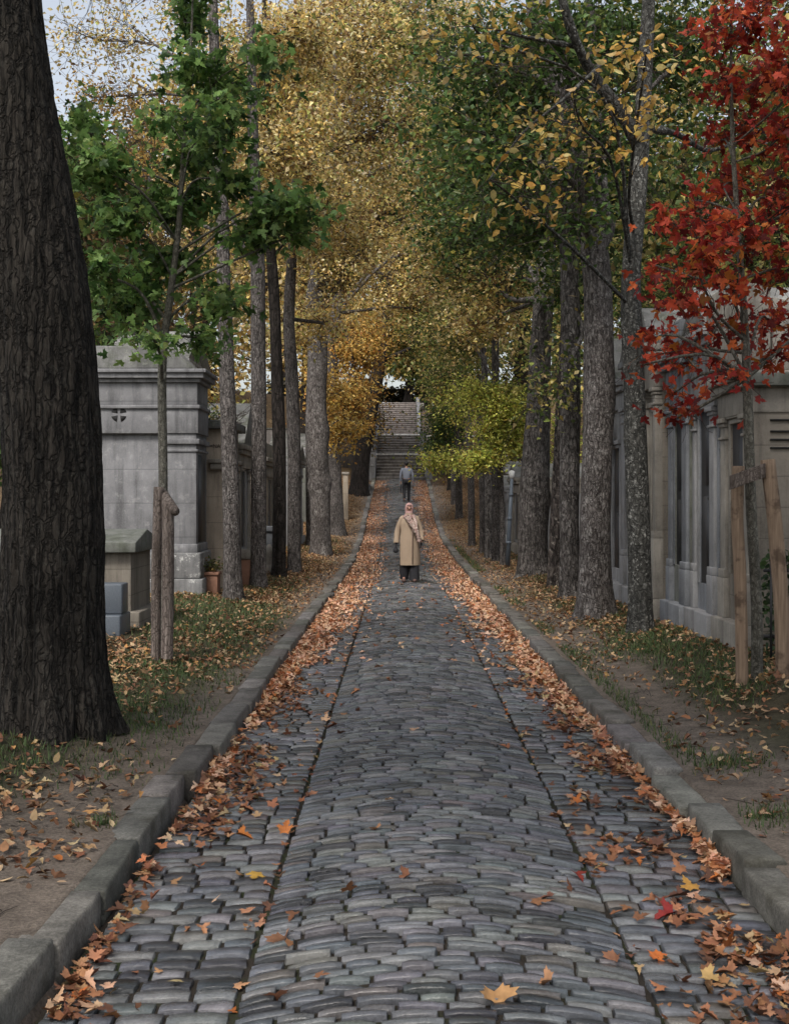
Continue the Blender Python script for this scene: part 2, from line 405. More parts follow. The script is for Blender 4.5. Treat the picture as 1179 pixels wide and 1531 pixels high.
# ------------------------------------------------------------------ world, sun, camera
SUN_EL, SUN_AZ = math.radians(52), math.radians(200)
w = bpy.data.worlds.new('World'); sc.world = w; w.use_nodes = True
nt = w.node_tree; bg = nt.nodes['Background']; sky = nt.nodes.new('ShaderNodeTexSky'); sky.sky_type = 'NISHITA'; sky.sun_disc = False
sky.sun_elevation = SUN_EL; sky.sun_rotation = SUN_AZ; sky.dust_density = 4.0; sky.air_density = 1.2; sky.ozone_density = 1.0
hs = nt.nodes.new('ShaderNodeHueSaturation'); hs.inputs['Saturation'].default_value = .42; nt.links.new(sky.outputs[0], hs.inputs['Color']); nt.links.new(hs.outputs[0], bg.inputs[0]); bg.inputs[1].default_value = .12
sd = bpy.data.lights.new('sun', 'SUN'); sd.energy = 1.5; sd.angle = math.radians(14); sd.color = (1, .95, .88)
so = bpy.data.objects.new('sun', sd); C.objects.link(so)
sv = Vector((math.sin(SUN_AZ)*math.cos(SUN_EL), math.cos(SUN_AZ)*math.cos(SUN_EL), math.sin(SUN_EL)))
so.rotation_euler = sv.to_track_quat('Z', 'Y').to_euler(); so.location = (0, -5, 30)
cd = bpy.data.cameras.new('camera'); cam = bpy.data.objects.new('camera', cd); C.objects.link(cam); sc.camera = cam
cd.sensor_fit = 'VERTICAL'; cd.sensor_height = 24; cd.lens = F/1531*24; cd.clip_end = 900; cd.clip_start = .05
cam.location = (0, 0, EYE); cam.rotation_euler = (math.pi/2, 0, 0); cd.shift_y = -18.5/1531
sc.view_settings.view_transform = 'Standard'; sc.view_settings.look = 'None'; sc.view_settings.gamma = 1; sc.view_settings.exposure = .92
sc.cycles.max_bounces = 6; sc.cycles.diffuse_bounces = 3; sc.cycles.glossy_bounces = 2; sc.cycles.transmission_bounces = 3

# ------------------------------------------------------------------ ground sheet
def axis(*segs):
    out = []
    for a, b, s_ in segs: out += list(np.arange(a, b-1e-6, s_))
    out.append(segs[-1][1]); return np.array(out)
ur = axis((0, .4, .2), (.4, 1.36, .24)); ur = np.array([0, .5, 1.0, 1.355, 1.37, 1.51, 1.53])
ur = np.concatenate([ur, axis((1.6, 5.2, .075), (5.2, 10, .4), (10, 40, 3), (40, 280, 30))])
U = np.concatenate([-ur[:0:-1], ur])
Y = axis((-60, 0, 6), (0, 2.5, .5), (2.5, 16, .075), (16, 32, .14), (32, 66, .3), (66, 100, 1), (100, 300, 20))
UU, YY = np.meshgrid(U, Y); XX = UU+cx(YY)
ZZ = ground(XX, YY)
tt = np.abs(UU)-1.35
base_in = np.where(YY < 64.6, roadz(YY), hillz(YY))-.09
ZZ = np.where(tt < .03, base_in, ZZ)
ZZ = np.where((np.abs(UU) < 2.6) & (YY > 61), np.minimum(ZZ, hillz(YY)-.35*np.clip((YY-61)/2, 0, 1)), ZZ)
nU = len(U); i = np.arange(len(Y)-1)[:, None]*nU; j = np.arange(nU-1)[None]
Q = np.stack([i+j, i+j+1, i+nU+j+1, i+nU+j], -1).reshape(-1, 4)
def pathmask(u, y):        # worn dirt strip next to each kerb
    t = np.abs(u)-1.53; wv = .42+.30*vnoise(xyz(y*.25, np.sign(u)*9, 1.)) + np.clip((9-y)*.12, 0, .9)
    return 1/(1+np.exp((t-wv)/.10+2.2*fbm(xyz(u*1.6, y*1.0, 5.))))
pm = pathmask(UU, YY)
g = fbm(xyz(UU*.8, YY*.8, 2.))*.5+.5
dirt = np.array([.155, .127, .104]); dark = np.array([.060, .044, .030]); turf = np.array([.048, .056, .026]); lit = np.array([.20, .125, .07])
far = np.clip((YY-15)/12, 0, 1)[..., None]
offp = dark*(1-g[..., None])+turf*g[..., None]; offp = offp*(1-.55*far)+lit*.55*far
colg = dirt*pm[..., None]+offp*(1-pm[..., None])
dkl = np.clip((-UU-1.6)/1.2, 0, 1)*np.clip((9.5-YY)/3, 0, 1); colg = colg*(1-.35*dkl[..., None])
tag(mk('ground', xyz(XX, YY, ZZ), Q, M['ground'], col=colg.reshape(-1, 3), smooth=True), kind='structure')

# ------------------------------------------------------------------ cobbled road
def cobbles():
    rng = np.random.RandomState(3)
    cu, cy, ha, hb, kind = [], [], [], [], []
    y = 2.6
    while y < 64.5:                                     # crowned middle: narrow setts laid across
        p = rng.uniform(.054, .074); u = -.705+rng.uniform(0, .006)
        while u < .67:
            wd = rng.uniform(.12, .215)
            if u+wd > .60: wd = .705-u+rng.uniform(-.01, .01)
            cu.append(u+wd/2); cy.append(y+p/2+rng.normal()*.005); ha.append(wd/2-.0022); hb.append(p/2-.0024); kind.append(0); u += wd
        y += p
    for s in (-1, 1):                                   # flatter side bands of bigger stones
        y = 2.6
        while y < 64.5:
            p = rng.uniform(.082, .115); u = .712
            while u < 1.32:
                wd = rng.uniform(.12, .22)
                if u+wd > 1.25: wd = 1.355-u
                cu.append(s*(u+wd/2)); cy.append(y+p/2+rng.normal()*.005); ha.append(wd/2-.003); hb.append(p/2-.0035); kind.append(1); u += wd
            y += p
    cu, cy, ha, hb, kind = map(np.array, (cu, cy, ha, hb, kind)); N = len(cu)
    sx = np.array([-1, -.93, -.4, .4, .93, 1]); sy = np.array([-1, -.84, 0, .84, 1])
    SX, SY = np.meshgrid(sx, sy); SX = SX.ravel(); SY = SY.ravel(); k = len(SX)
    er = (np.abs(SX) == 1) | (np.abs(SY) == 1)
    cor = (np.abs(SX) > .8) & (np.abs(SY) > .7)
    px = np.where(cor, SX*.975, SX)[None]*np.ones((N, 1)); py = np.where(cor, SY*.96, SY)[None]*np.ones((N, 1))
    jt = rng.normal(size=(N, 4, 2))*np.array([.05, .085])
    # bilinear corner jitter
    w4 = np.stack([(1-SX)*(1-SY), (1+SX)*(1-SY), (1-SX)*(1+SY), (1+SX)*(1+SY)], -1)/4
    jx = jt[:, :, 0]@w4.T; jy = jt[:, :, 1]@w4.T
    du = ha[:, None]*(px+jx*.6); dv = hb[:, None]*(py+jy)
    u = cu[:, None]+du; yy = cy[:, None]+dv
    h = rng.normal(size=N)*np.where(kind == 0, .0042, .0022)
    tilt = rng.normal(size=(N, 2))*np.where(kind == 0, .035, .015)[:, None]
    dome = np.where(kind == 0, .0065, .003)[:, None]*(1-.4*SX[None]**2-.8*SY[None]**2)
    z = roadtop(cx(cy)+cu, cy)[:, None]+(roadtop(cx(cy)[:, None]+u, cy[:, None])-roadtop(cx(cy)+cu, cy)[:, None])+h[:, None]+dome+du*tilt[:, :1]+dv*tilt[:, 1:]
    z = z+(roadz(yy)-roadz(cy)[:, None])
    z = z-np.where(er, np.where(kind == 0, .034, .030)[:, None], 0)-np.where(cor & ~er, .004, 0)
    z = z+rng.normal(size=z.shape)*.0009
    V = np.stack([u+cx(yy), yy, z], -1).reshape(-1, 3)
    i = np.arange(4)[:, None]*6; j = np.arange(5)[None]; q = np.stack([i+j, i+j+1, i+7+j, i+6+j], -1).reshape(-1, 4)
    Q = (q[None]+(np.arange(N)*k)[:, None, None]).reshape(-1, 4)
    pal = [(.108, .112, .122, 4), (.084, .090, .102, 3), (.150, .152, .158, 3), (.108, .098, .092, 1.5), (.038, .040, .044, 2.6), (.150, .148, .146, 1.3)]
    c = pick(pal, N, rng, .15)*np.where(kind == 0, 1.0, 1.12)[:, None]
    skirt = np.zeros((4, 5), bool); skirt[0] = skirt[-1] = True; skirt[:, 0] = skirt[:, -1] = True
    return V, Q, np.repeat(c, k, 0), np.tile(skirt.ravel(), N)
V1, Q1, c1, sk1 = cobbles()
uj = np.array([-1.37, -1.2, -1.0, -.85, -.72, -.5, -.25, 0, .25, .5, .72, .85, 1.0, 1.2, 1.37]); yj = axis((-8, 2, .5), (2, 64.7, .2))
Uj, Yj = np.meshgrid(uj, yj); Zj = roadtop(Uj+cx(Yj), Yj)-.015
n = len(uj); i = np.arange(len(yj)-1)[:, None]*n; j = np.arange(n-1)[None]
Qj = np.stack([i+j, i+j+1, i+n+j+1, i+n+j], -1).reshape(-1, 4)
Vr = np.concatenate([V1, xyz(Uj+cx(Yj), Yj, Zj).reshape(-1, 3)]); Qr = np.concatenate([Q1, Qj+len(V1)])
road = mk('road', Vr, Qr, [M['cobble'], M['joint']], col=np.concatenate([c1, np.ones((len(Vr)-len(V1), 3))*.05]), smooth=True,
          midx=np.concatenate([np.zeros(len(Q1)), np.ones(len(Qj))]))
sf = road.data.attributes.new('sharp_face', 'BOOLEAN', 'FACE') if 'sharp_face' not in road.data.attributes else road.data.attributes['sharp_face']
sf.data.foreach_set('value', np.concatenate([sk1, np.zeros(len(Qj), bool)]))
tag(road, kind='structure')

def kerb(s, seed):
    rng = np.random.RandomState(seed); y = 1.2; Vs, Qs, n0 = [], [], 0; KC = []
    prof = np.array([(0, -.12), (0, .085), (.003, .108), (.010, .116), (.165, .116), (.176, .109), (.18, .09), (.18, -.06)])
    while y < 64.4:
        ln = rng.uniform(.45, .95) if y < 40 else rng.uniform(.9, 1.4)
        if s < 0 and y < 7.02 < y+ln: ln = 7.02-y
        if s < 0 and abs(y-7.02) < .01: ln = .78
        du = rng.normal()*.014; dz = rng.normal()*.011-.008; rot = rng.normal()*.022
        if s < 0 and y < 7.0: du += .055; dz -= .012
        if s < 0 and 7 < y < 8: dz += .022; rot = .02
        m = 9; ys = np.concatenate([[y+.008], np.linspace(y+.014, y+ln-.014, m-2), [y+ln-.008]])
        sh = np.array([.005]+[0]*(m-2)+[.005])
        P = np.zeros((m, len(prof), 3))
        for a in range(m):
            uu = 1.345+du+prof[:, 0]*(1-2*sh[a])+sh[a]+rot*(ys[a]-y-ln/2)
            P[a, :, 0] = cx(ys[a])+s*uu; P[a, :, 1] = ys[a]; P[a, :, 2] = roadz(ys[a])+prof[:, 1]+dz-sh[a]
        nz = fbm(P*5+seed)*.006+fbm(P*30+seed, 2)*.003
        P[..., 0] += s*nz; P[..., 2] += nz*(prof[:, 1] > .05)
        k = len(prof); i = np.arange(m-1)[:, None]*k; j = np.arange(k-1)[None]
        q = np.stack([i+j, i+j+1, i+k+j+1, i+k+j], -1).reshape(-1, 4)
        c0 = np.arange(k); e = [[0, 7, 6, 1], [1, 6, 5, 2], [2, 5, 4, 3]]
        q = np.concatenate([q, np.array(e), np.array(e)[:, ::-1]+(m-1)*k])
        if s > 0: q = q[:, ::-1]
        Vs.append(P.reshape(-1, 3)); Qs.append(q+n0); KC.append(np.repeat((np.array([.155, .146, .132])*rng.uniform(.62, 1.35)*rng.uniform(.96, 1.04, 3))[None], m*k, 0)); n0 += m*k
        y += ln
    o = mk('kerb', np.concatenate(Vs), np.concatenate(Qs), M['kerb'], col=np.concatenate(KC)); tag(o, kind='structure'); return o
kerb(-1, 11); kerb(1, 12)

# ------------------------------------------------------------------ trees
class Acc:
    def __init__(s): s.V = []; s.Q = []; s.n = 0
    def add(s, V, Q): s.V.append(V); s.Q.append(Q+s.n); s.n += len(V)
    def get(s): return np.concatenate(s.V), np.concatenate(s.Q)
def trunk_mesh(P, rad, sides=20, rings=60, amp=.05, kxy=14, kz=1.5, flare=.5, knots=(), seed=0, ridge=False):
    c = spline(P, rings); r = np.interp(np.linspace(0, 1, rings), np.linspace(0, 1, len(rad)), rad)
    h = c[:, 2]-c[0, 2]
    r = r*(1+flare*np.exp(-h/(.55*max(r[0], .1)*2)))
    V, Q = tube(c, r, sides); V = V.reshape(rings, sides, 3)
    d = V-c[:, None]; pos = np.concatenate([V[..., :2]*kxy, V[..., 2:]*kz], -1)+seed*7.7
    nz = fbm(pos, 4)
    if ridge: nz = (1-2*np.abs(fbm(pos, 2)))*.75+.5*fbm(pos*2.3, 3)-.4
    a = np.linspace(0, 2*math.pi, sides, endpoint=False)
    root = np.sin(a*4+seed)*.5+np.sin(a*7+seed*2)*.5
    k = 1+amp*nz+(root[None]*.32*np.exp(-h/.25)[:, None]*(flare > .2))
    k = k+.06*vnoise(np.concatenate([d[..., :2]*1.2/r[:, None, None], V[..., 2:]*1.1], -1)+seed)
    for kh, ka, kr, kw in knots:
        k = k+kr*np.exp(-((h[:, None]-kh)/kw)**2-(((a[None]-ka+math.pi) % (2*math.pi)-math.pi)/.7)**2)
    V = c[:, None]+d*k[..., None]
    return V.reshape(-1, 3), Q, c, r

PAL_GOLD = [(.66, .49, .17, 5), (.52, .35, .11, 2.6), (.76, .62, .30, 4), (.24, .14, .06, 1.8), (.40, .39, .12, 2.6), (.82, .72, .46, 1.6)]
PAL_ORANGE = [(.58, .36, .10, 4), (.64, .44, .14, 3), (.36, .17, .04, 2), (.58, .44, .13, 2)]
PAL_GREEN = [(.065, .115, .034, 5), (.090, .150, .040, 4), (.14, .18, .045, 2.4), (.30, .26, .06, 1.2), (.035, .06, .022, 2)]
PAL_GRNGOLD = [(.12, .17, .05, 4), (.24, .27, .07, 3), (.46, .38, .11, 3), (.60, .48, .22, 2.4), (.05, .08, .03, 1.6)]
PAL_LIME = [(.58, .60, .12, 4), (.68, .66, .18, 3), (.24, .30, .06, 2), (.42, .30, .06, 1)]
PAL_BROWN = [(.16, .10, .045, 3), (.22, .14, .06, 2), (.10, .09, .04, 2), (.07, .08, .035, 2)]
PAL_YEL = [(.60, .40, .10, 4), (.50, .29, .07, 2), (.62, .48, .20, 2)]
PAL_SAP = [(.16, .27, .08, 5), (.24, .37, .11, 4), (.055, .11, .032, 3), (.26, .34, .09, 1.6)]
PAL_RED = [(.54, .085, .042, 5), (.28, .028, .022, 3.6), (.58, .13, .040, 2.4), (.46, .17, .035, .9), (.15, .016, .014, 1.5)]

def tree(name, label, cat, group, P, rad, bark, blobs, leaf, pal, lm='leaf', per=26, T=T_DIA, spread=.32, sides=18, rings=46, amp=.05, flare=.22,
         knots=(), seed=0, limbr=.35, droop=.4, up=.55, extra_limbs=(), limb_from=.45, twr=.008, ridge=False, kxy=14, kz=1.5, crown_label=None):
    rng = np.random.RandomState(seed+100)
    P = np.array(P, float); P[0, 2] -= .06
    base = np.array(P[0]); base[2] = float(ground(P[0, 0], P[0, 1]))
    root = thing(name, base, label, cat, group)
    A = Acc(); V, Q_, c, r = trunk_mesh(P, rad, sides, rings, amp, kxy, kz, flare, knots, seed, ridge); A.add(V, Q_)
    tips = []
    for L_, rr in extra_limbs:
        pl = spline(L_, 16); v, q = tube(pl, np.linspace(rr[0], rr[1], 16)*(1+.12*rng.normal(size=16)), 8); A.add(v, q)
    LP, LS, LC = [], [], []; tS, tE, tr = [], [], []
    for b in blobs:
        cc = np.array(b[:3], float); rr = np.array(b[3:6], float); ncl = int(b[6]); pl_ = b[7] if len(b) > 7 else pal
        hd = math.hypot(cc[0]-c[-1, 0], cc[1]-c[-1, 1]); zt = max(c[0, 2]+(c[-1, 2]-c[0, 2])*limb_from, min(c[-1, 2], cc[2]-.6*hd))
        i0 = int(np.argmin(np.abs(c[:, 2]-zt))); s0 = c[i0]
        mid = (s0*.5+cc*.5)+rng.normal(size=3)*.12*np.linalg.norm(cc-s0)+np.array([0, 0, .08*np.linalg.norm(cc-s0)])
        end = cc+(cc-s0)/(np.linalg.norm(cc-s0)+1e-6)*rr*.5
        lp = spline([s0, mid, cc, end], 12); r0 = r[i0]*limbr
        v, q = tube(lp, np.linspace(r0, max(r0*.18, .006), 12), 6); A.add(v, q)
        dr = rng.normal(size=(ncl, 3)); dr /= np.linalg.norm(dr, axis=1)[:, None]; rad_ = rng.uniform(0, 1, ncl)**.45
        cl = cc+dr*rad_[:, None]*rr
        st = lp[rng.randint(4, 12, ncl)]
        tS.append(st); tE.append(cl); tr.append(np.full(ncl, max(r0*.22, twr)))
        nl = np.maximum(3, rng.poisson(per, ncl)); idx = np.repeat(np.arange(ncl), nl)
        pts = cl[idx]+rng.normal(size=(len(idx), 3))*spread*np.array([1, 1, .55])
        # some leaves strung along the twig itself
        f = rng.uniform(.45, 1, len(idx))[:, None]; on = rng.uniform(size=len(idx)) < .35
        pts = np.where(on[:, None], st[idx]*(1-f)+cl[idx]*f+rng.normal(size=(len(idx), 3))*spread*.35, pts)
        tone = rng.uniform(.52, 1.32, ncl)[idx]
        LP.append(pts); LC.append(pick(pl_, len(idx), rng)*tone[:, None]); LS.append(rng.uniform(.7, 1.25, len(idx))*leaf)
    V, Q_ = A.get(); mk('trunk', V, Q_, bark, root, smooth=True)
    if LP:
        S, E, tr = np.concatenate(tS), np.concatenate(tE), np.concatenate(tr)
        v, q = twigs(S, E, tr, tr*.3, rng); A2 = Acc(); A2.add(v, q)
        E2 = np.repeat(E, 3, 0); D2 = E2+rng.normal(size=E2.shape)*spread*1.1; S2 = np.repeat(S, 3, 0)*.35+E2*.65
        v, q = twigs(S2, D2, np.repeat(tr, 3)*.45, .0025, rng, 3); A2.add(v, q)
        V, Q_ = A2.get(); mk('branches', V, Q_, M['twig'], root)
        LP, LS, LC = map(np.concatenate, (LP, LS, LC))
        V, Fc, k = leaves(LP, LS, rng, T, droop, up, 2.0); o = mk('crown', V, Fc, M[lm], root, col=np.repeat(LC, k, 0))
    return root

def px_path(pts, D, x0=None):
    return [at(a, b, D if len(q) == 0 else q[0]) for a, b, *q in pts]
def blob(px, py, D, rpx, rpy, ry, n, *pal):
    c = at(px, py, D); s = D/F; return (c[0], c[1], c[2], rpx*s, ry, rpy*s, n, *pal)
def basep(px, D): return on_ground(px, D)

# big furrowed tree, left foreground
b0 = basep(86, 7.9)
tree('deciduous_tree', 'huge dark furrowed trunk nearest on the left, beside the kerb', 'tree', None,
     [b0, at(80, 900, 7.9), at(77, 700, 7.9), at(62, 480, 7.9), at(33, 300, 7.92), at(12, 180, 7.95), at(-12, 0, 8), at(-30, -300, 8.1), at(-20, -600, 8.1)],
     [.298, .322, .318, .315, .322, .325, .325, .25, .14], M['bark_big'],
     [(-3.2, 7.2, 8.6, 2.2, 2.4, 1.6, 70), (-1.2, 9.2, 9.8, 2.4, 2.6, 1.6, 80), (-2, 5, 9.4, 2.2, 2.4, 1.6, 60), (.6, 4.6, 10.0, 2.2, 2.4, 1.5, 70), (-3.4, 10.5, 10.6, 2, 2.2, 1.5, 50)],
     .14, PAL_GRNGOLD, per=26, spread=.45, sides=240, rings=300, amp=.064, flare=.26, seed=1, ridge=True, kxy=19, kz=1.9,
     knots=((3.2, 4.9, .12, .25), (1.25, 4.5, .06, .2)), limb_from=.75)

GL = 'tall trees lining the left verge'
def row_tree(px0, D, pts, w, bark, label, blobs, group, seed, pal=PAL_GOLD, leaf=.095, **k):
    P = [basep(px0, D)]+[at(a, b, D) for a, b in pts]
    return tree('deciduous_tree', label, 'tree', group, P, w, bark, blobs, leaf, pal, seed=seed, **k)
k40 = dict(per=74, spread=.34, leaf=.10, twr=.013)
row_tree(348, 18.2, [(346, 760), (341, 600), (335, 430), (330, 250), (320, 60), (315, -200)], [.142, .132, .122, .105, .09, .075, .05], M['bark_grey'],
         'smooth grey trunk nearest the mausoleum on the left verge', [
             blob(150, 145, 19.5, 60, 30, .8, 16, PAL_ORANGE), blob(330, 60, 20, 60, 90, 1.2, 14), blob(225, 235, 21, 50, 60, 1, 20, PAL_ORANGE), blob(180, -40, 19, 120, 80, 1.3, 12, PAL_GOLD), blob(150, 60, 18.6, 90, 60, .8, 26, PAL_GOLD), blob(270, 20, 18.8, 60, 60, .9, 20, PAL_GOLD)], GL, 2, per=34, spread=.36, leaf=.07)
row_tree(386, 20.9, [(387, 700), (386, 500), (385, 380), (380, 250), (376, 100), (370, -150)], [.14, .135, .13, .12, .10, .08, .05], M['bark_grey'],
         'second trunk from the mausoleum on the left, slim and dark grey', [
             blob(430, 230, 22, 70, 90, 1.2, 40), blob(370, 120, 23, 70, 100, 1.2, 40), blob(450, 60, 22.5, 90, 80, 1.4, 44), blob(330, 330, 24, 60, 60, 1.2, 20)], GL, 3, **k40)
row_tree(417, 23.7, [(418, 700), (414, 560), (409, 430), (402, 330), (398, 150), (395, -80)], [.135, .13, .12, .11, .09, .07, .05], M['bark_dark'],
         'dark trunk leaning slightly left, pressed against a paler trunk', [
             blob(480, 330, 25, 80, 80, 1.4, 46), blob(440, 150, 25.5, 90, 90, 1.5, 50), blob(530, 60, 26, 100, 90, 1.6, 54)], GL, 4, **k40)
row_tree(440, 25.8, [(440, 700), (436, 560), (432, 470), (438, 360), (445, 200), (450, 0)], [.145, .142, .135, .125, .10, .08, .05], M['bark_grey'],
         'pale grey trunk right behind the dark leaning trunk', [
             blob(560, 200, 27, 90, 90, 1.6, 54), blob(590, 30, 28, 100, 90, 1.6, 54), blob(470, 480, 28, 60, 50, 1.2, 24)], GL, 5, **k40)
row_tree(480, 32.8, [(478, 740), (473, 640), (474, 540), (474, 440), (486, 340), (500, 180), (505, -50)], [.275, .26, .31, .265, .29, .17, .10, .06], M['bark_pale'],
         'thick pale trunk with a knotted waist on the left verge', [
             blob(560, 330, 33, 100, 90, 2, 70), blob(620, 220, 35, 100, 100, 2.2, 70), blob(640, 80, 34, 100, 90, 2, 60), blob(500, 400, 32, 60, 60, 1.5, 36), blob(700, 330, 36, 80, 90, 2, 50), blob(470, 250, 31, 70, 100, 1.6, 44), blob(540, -20, 33, 160, 70, 2.4, 50)], GL, 6,
         knots=((1.9, 0, .3, .18), (2.0, 3.1, .35, .2), (2.5, 1.6, .3, .25), (2.4, 4.6, .3, .3), (3.4, 3.0, .25, .3), (1.0, 4.4, .15, .10), (1.0, 1.5, .15, .10)), amp=.12, rings=70, extra_limbs=[([at(480, 340, 32.8), at(540, 270, 32), at(620, 240, 31), at(720, 245, 30.5)], (.09, .02)), ([at(498, 180, 32.8), at(560, 110, 32), at(650, 90, 31), at(760, 60, 30)], (.08, .02)), ([at(476, 470, 32.8), at(510, 420, 33), at(560, 350, 33), at(640, 310, 34)], (.12, .03))], **k40)
row_tree(504, 41.5, [(500, 700), (497, 600), (498, 500), (510, 400), (520, 250), (540, 60)], [.27, .22, .21, .20, .17, .12, .08], M['bark_grey'],
         'broad flared trunk just beyond the knotted pale one', [
             blob(530, 520, 42, 50, 45, 1.5, 46, PAL_ORANGE), blob(515, 600, 41, 45, 55, 1.3, 46, PAL_ORANGE), blob(600, 430, 43, 90, 80, 2.2, 70), blob(680, 480, 45, 80, 70, 2.2, 60), blob(600, 300, 44, 90, 90, 2.2, 60), blob(700, 180, 45, 110, 120, 3, 80), blob(520, 120, 46, 130, 130, 3, 80), blob(740, 420, 46, 70, 60, 2, 50), blob(640, -20, 45, 200, 80, 3, 60)], GL, 7, leaf=.125, per=85, spread=.42)
# dark leaning tree at stair foot
row_tree(536, 56, [(540, 690), (551, 630), (562, 570), (575, 500), (590, 400), (600, 300)], [.42, .38, .34, .32, .3, .2, .1], M['bark_dark'],
         'black leaning trunk beside the foot of the stairs', [
             blob(538, 630, 57, 26, 45, 1.3, 40, PAL_BROWN), blob(600, 500, 60, 50, 34, 2, 60, PAL_GRNGOLD), blob(540, 480, 58, 60, 40, 2, 50, PAL_ORANGE), blob(640, 420, 62, 90, 60, 3, 80)], GL, 8, leaf=.14, per=80, spread=.6)
# overhanging yellow leaves in front of knotted trunk
row_tree(462, 36, [(461, 700), (462, 620), (470, 560), (480, 500)], [.09, .08, .07, .05, .03], M['bark_grey'],
         'young yellow leaved tree squeezed between two thick trunks', [
             blob(510, 650, 35.2, 26, 36, .6, 22, PAL_YEL), blob(500, 590, 35.5, 30, 30, .6, 18, PAL_YEL), blob(480, 560, 35.5, 25, 30, .6, 14, PAL_YEL), blob(545, 640, 35, 12, 14, .4, 4, PAL_YEL)], GL, 9, leaf=.12, per=34, spread=.24)

GR = 'tall trees lining the right verge'
G2 = dict(lm='green_leaf', pal=PAL_GREEN, leaf=.105, per=66, spread=.46)
row_tree(958, 13.8, [(955, 820), (951, 700), (946, 560), (942, 440), (948, 330), (958, 200), (966, 60), (975, -150)], [.138, .130, .128, .124, .120, .112, .115, .09, .08, .05], M['bark_lichen'],
         'straight trunk speckled with white lichen on the right verge', [
             blob(870, 190, 12.2, 130, 120, 1.2, 26, PAL_YEL), blob(730, 60, 11.5, 110, 60, .9, 14, PAL_YEL), blob(760, 290, 12, 100, 60, .8, 11, PAL_YEL), blob(960, 120, 12, 80, 90, .8, 14, PAL_YEL), blob(1050, -150, 13.5, 120, 80, 1, 26, PAL_GRNGOLD)],
         GR, 20, leaf=.088, per=9, spread=.20, T=T_OV, knots=((2.13, 4.6, .30, .10), (2.3, 5.6, .2, .12)), rings=80, sides=28, limbr=.22, twr=.006, amp=.04,
         extra_limbs=[([at(956, 215, 13.8), at(925, 165, 13.6), at(885, 110, 13.4), at(860, 60, 13.2), at(835, -20, 13), at(800, -200, 13)], (.085, .03)),
                      ([at(860, 70, 13.3), at(810, 60, 13), at(770, 52, 12.8), at(730, 42, 12.5)], (.03, .01)),
                      ([at(905, 90, 13.5), at(840, 150, 12.6), at(780, 200, 12.2), at(730, 270, 12)], (.022, .006)),
                      ([at(955, 190, 13.8), at(1010, 200, 14.2), at(1060, 225, 14.6), at(1120, 200, 15)], (.05, .02))])
row_tree(890, 15.8, [(889, 800), (893, 640), (893, 480), (888, 380), (872, 290), (852, 190), (826, 90), (806, -40), (790, -300)], [.225, .208, .20, .192, .185, .125, .11, .10, .09, .05], M['bark_pale'],
         'pale mottled trunk that bends left above a swollen fork', [
             blob(800, 120, 17, 110, 90, 1.6, 36), blob(720, 200, 18, 90, 90, 1.6, 34), blob(900, 60, 17, 100, 80, 1.5, 34), blob(1010, 110, 17.5, 90, 110, 1.5, 30), blob(700, 80, 17, 80, 70, 1.5, 20), blob(820, 60, 14.9, 60, 60, .5, 16), blob(900, 200, 14.9, 60, 60, .5, 16), blob(760, 230, 15, 60, 60, .6, 18), blob(860, 330, 14.9, 40, 30, .4, 7), blob(930, -130, 16, 120, 90, 1.2, 30, PAL_GRNGOLD)], GR, 21,
         knots=((3.0, 3.4, .16, .35), (2.2, 4.7, .12, .2)), rings=90, sides=32, amp=.06, **G2,
         extra_limbs=[([at(893, 370, 15.8), at(908, 340, 15.9), at(900, 300, 16), at(890, 150, 16.2), at(880, 0, 16.5)], (.12, .06))])
row_tree(852, 18.9, [(850, 780), (852, 640), (852, 500), (850, 400), (845, 300), (840, 150), (850, -100)], [.17, .152, .15, .15, .145, .13, .10, .07], M['bark_plane'],
         'grey brown trunk just left of the pale forked one', [
             blob(780, 330, 20, 90, 60, 1.6, 40), blob(700, 330, 22, 70, 60, 1.6, 34), blob(940, 300, 21, 60, 90, 1.5, 34), blob(850, 250, 21, 80, 80, 1.5, 36), blob(670, 160, 23, 60, 80, 1.8, 30, PAL_GRNGOLD), blob(842, 560, 18.3, 18, 50, .25, 5, PAL_GRNGOLD)], GR, 22, amp=.08, sides=28, rings=70, **G2)
row_tree(830, 21.2, [(833, 760), (838, 660), (842, 560), (848, 430), (850, 250)], [.14, .122, .118, .11, .10, .07], M['bark_scab'],
         'narrow dark trunk with flaking white patches between two thick ones', [
             blob(870, 420, 22.5, 90, 50, 1.6, 30), blob(960, 420, 24, 50, 60, 1.6, 30, PAL_GRNGOLD)], GR, 23, amp=.14, sides=28, rings=70, **G2)
row_tree(796, 24.3, [(798, 760), (803, 640), (808, 520), (815, 400), (812, 280), (800, 120), (790, -60)], [.305, .295, .262, .225, .20, .17, .13, .08], M['bark_plane'],
         'thickest trunk on the right verge, burred halfway up beside the blue post', [
             blob(740, 280, 26, 90, 70, 2, 44), blob(720, 400, 28, 70, 50, 2, 40, PAL_GRNGOLD), blob(640, 60, 26, 90, 80, 2, 36, PAL_GRNGOLD), blob(660, 280, 28, 60, 50, 2, 30, PAL_GRNGOLD), blob(720, 480, 27, 50, 40, 1.4, 26, PAL_GOLD), blob(760, 430, 27, 40, 50, 1.2, 22, PAL_GOLD), blob(680, 400, 29, 50, 50, 1.6, 26, PAL_GOLD), blob(815, 590, 23.2, 16, 60, .25, 5, PAL_GRNGOLD)], GR, 24,
         knots=((1.6, 3.4, .22, .16), (2.4, 4.4, .12, .2), (1.9, 5.4, .12, .15)), amp=.12, sides=36, rings=90, flare=.22, **G2)
